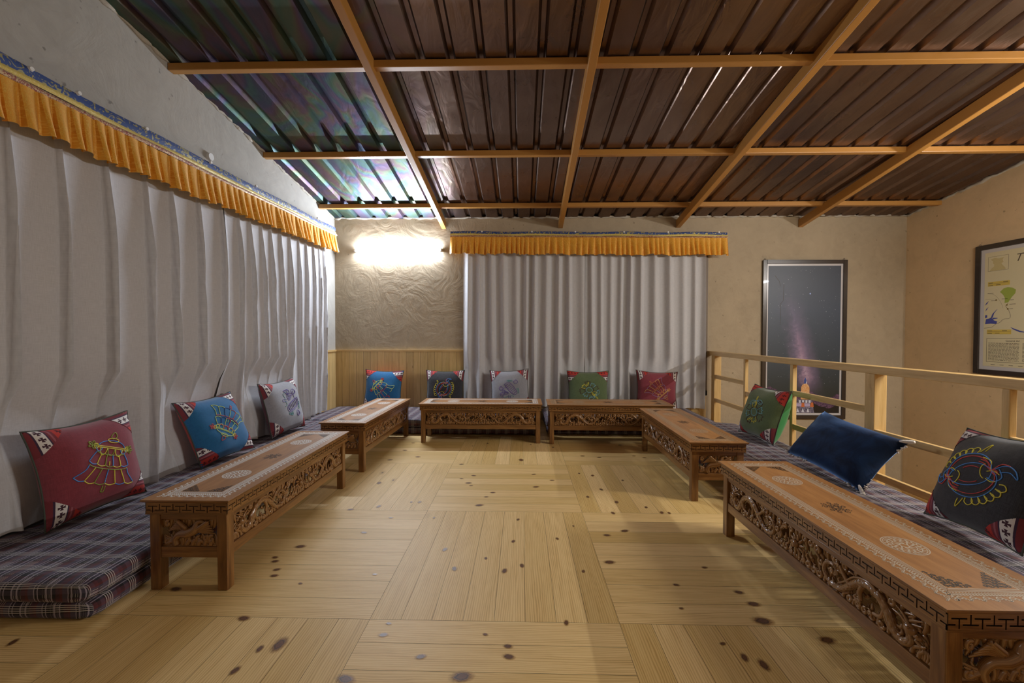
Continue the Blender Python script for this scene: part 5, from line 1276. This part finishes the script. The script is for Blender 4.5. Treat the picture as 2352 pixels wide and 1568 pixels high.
def map_extra(t, x0, y0, x1, y1):
    z = 0.0112; mats = [plain('map_line', (0.10, 0.08, 0.06), 0.5), plain('map_land', (0.55, 0.47, 0.24), 0.5), plain('map_green', (0.32, 0.40, 0.07), 0.5), plain('map_blue', (0.06, 0.075, 0.34), 0.5), plain('map_yellow', (0.62, 0.47, 0.10), 0.5), plain('map_dot', (0.22, 0.15, 0.05), 0.5)]
    Z = lambda p: (x0 + p[0], y0 + p[1])
    mb = MB()
    # inset of the region
    for a, b in (((0.03, 0.935), (0.20, 0.935)), ((0.20, 0.935), (0.20, 1.075)), ((0.20, 1.075), (0.03, 1.075)), ((0.03, 1.075), (0.03, 0.935))): mb.ribbon([Z(a), Z(b)], 0.002, z, 0)
    poly(mb, [Z(p) for p in ((0.04, 0.937), (0.062, 0.965), (0.08, 0.978), (0.082, 1.00), (0.068, 1.01), (0.072, 1.03), (0.05, 1.05), (0.085, 1.062), (0.12, 1.05), (0.165, 1.058), (0.150, 1.035), (0.160, 1.012), (0.140, 1.0), (0.155, 0.98), (0.175, 0.955), (0.178, 0.939))], z, 1)
    mb.build('map_inset', mats, t)['label'] = 'small boxed outline map in the corner'; mb = MB()
    for y, a, b in ((0.808, 0.03, 0.215), (0.338, 0.03, 0.235)): poly(mb, [Z((a, y - 0.022)), Z((b, y - 0.022)), Z((b, y + 0.022)), Z((a, y + 0.022))], z, 4); mb.ribbon([Z((a + 0.005, y)), Z((b - 0.005, y + 0.004))], 0.002, z + 0.0003, 0); [mb.ribbon([Z((a + q, y + r_)), Z((a + q + 0.04, y + r_))], 0.005, z + 0.0003, 0) for q, r_ in ((0.005, 0.010), (0.13, 0.012), (0.07, -0.012), (0.005, -0.014))]
    poly(mb, [Z(p) for p in ((0.135, 0.725), (0.165, 0.755), (0.20, 0.765), (0.235, 0.755), (0.265, 0.735), (0.26, 0.70), (0.235, 0.67), (0.22, 0.645), (0.205, 0.618), (0.175, 0.615), (0.178, 0.66), (0.165, 0.69))], z, 2)
    for pts in ([(0.01, 0.60), (0.03, 0.62), (0.042, 0.645), (0.02, 0.625), (0.012, 0.61)], [(0.012, 0.54), (0.03, 0.565), (0.04, 0.585), (0.02, 0.565)], [(0.01, 0.475), (0.03, 0.48), (0.03, 0.505), (0.012, 0.505)], [(0.012, 0.415), (0.06, 0.42), (0.11, 0.415), (0.118, 0.44), (0.09, 0.45), (0.065, 0.48), (0.045, 0.47), (0.02, 0.465)], [(0.06, 0.47), (0.075, 0.515), (0.11, 0.555), (0.118, 0.56), (0.09, 0.52), (0.078, 0.48)], [(0.075, 0.46), (0.12, 0.468), (0.12, 0.474), (0.078, 0.478)]): poly(mb, [Z(p) for p in pts], z, 3)
    poly(mb, [Z(p) for p in ((0.225, 0.385), (0.25, 0.36), (0.30, 0.335), (0.36, 0.33), (0.30, 0.35), (0.255, 0.37))], z, 3)
    mb.ribbon([Z(p) for p in sm([(0.005, 0.375), (0.07, 0.385), (0.10, 0.41), (0.14, 0.43), (0.17, 0.46), (0.215, 0.465), (0.225, 0.49), (0.215, 0.53), (0.205, 0.555), (0.185, 0.585), (0.205, 0.61)])], 0.003, z, 0)
    mb.ribbon([Z(p) for p in sm([(0.03, 0.715), (0.08, 0.705), (0.12, 0.665), (0.15, 0.61), (0.16, 0.57)])], 0.0014, z, 0); mb.ribbon([Z(p) for p in ((0.01, 0.66), (0.10, 0.66))], 0.0014, z, 0)
    for px, py in ((0.105, 0.648), (0.195, 0.595), (0.203, 0.557)): poly(mb, [Z((px + 0.008 * math.cos(2 * PI * i / 10), py + 0.008 * math.sin(2 * PI * i / 10))) for i in range(10)], z + 0.0003, 5)
    for px, py, l in ((0.03, 0.718, 0.05), (0.06, 0.645, 0.04), (0.215, 0.60, 0.05), (0.215, 0.556, 0.03), (0.15, 0.655, 0.05), (0.22, 0.64, 0.03)): mb.ribbon([Z((px, py)), Z((px + l, py))], 0.004, z, 0)
    mb.build('map_drawing', mats, t)['label'] = 'printed map lines, blue lakes and yellow distance strips'; mb = MB()
    for a, b in (((0.03, 0.045), (0.62, 0.045)), ((0.62, 0.045), (0.62, 0.275)), ((0.62, 0.275), (0.03, 0.275)), ((0.03, 0.275), (0.03, 0.045))): mb.ribbon([Z(a), Z(b)], 0.003, z, 0)
    rr = random.Random(3)
    for i in range(15):
        y = 0.228 - i * 0.0118
        for c0 in (0.045, 0.325):
            x = c0
            while x < c0 + 0.25:
                l = rr.uniform(0.008, 0.03); mb.ribbon([Z((x, y)), Z((min(x + l, c0 + 0.255), y))], 0.0042, z, 0); x += l + 0.005
    for i in range(8): mb.ribbon([Z((0.07 + 0.075 * i, 0.018)), Z((0.105 + 0.075 * i, 0.018))], 0.004, z, 0)
    mb.build('advice_box', mats, t)['label'] = 'ruled box of small black print'
    text('T', 0.10, (x0 + 0.245, y0 + 1.00, z), mats[0], t, shear=0.35)
    text('General Ad', 0.024, (x0 + 0.19, y0 + 0.244, z), mats[0], t)
framed('framed_map', 'large framed cream trekking map with blue lakes on the right stairwell wall', 'picture', (XR - 0.002, 4.335, 0.665), (0, -1, 0), (-1, 0, 0), 0.95, 1.28, 0.045, 0.035, plain('cream_map_paper', (0.66, 0.60, 0.40), 0.3, coat=0.3), map_extra)
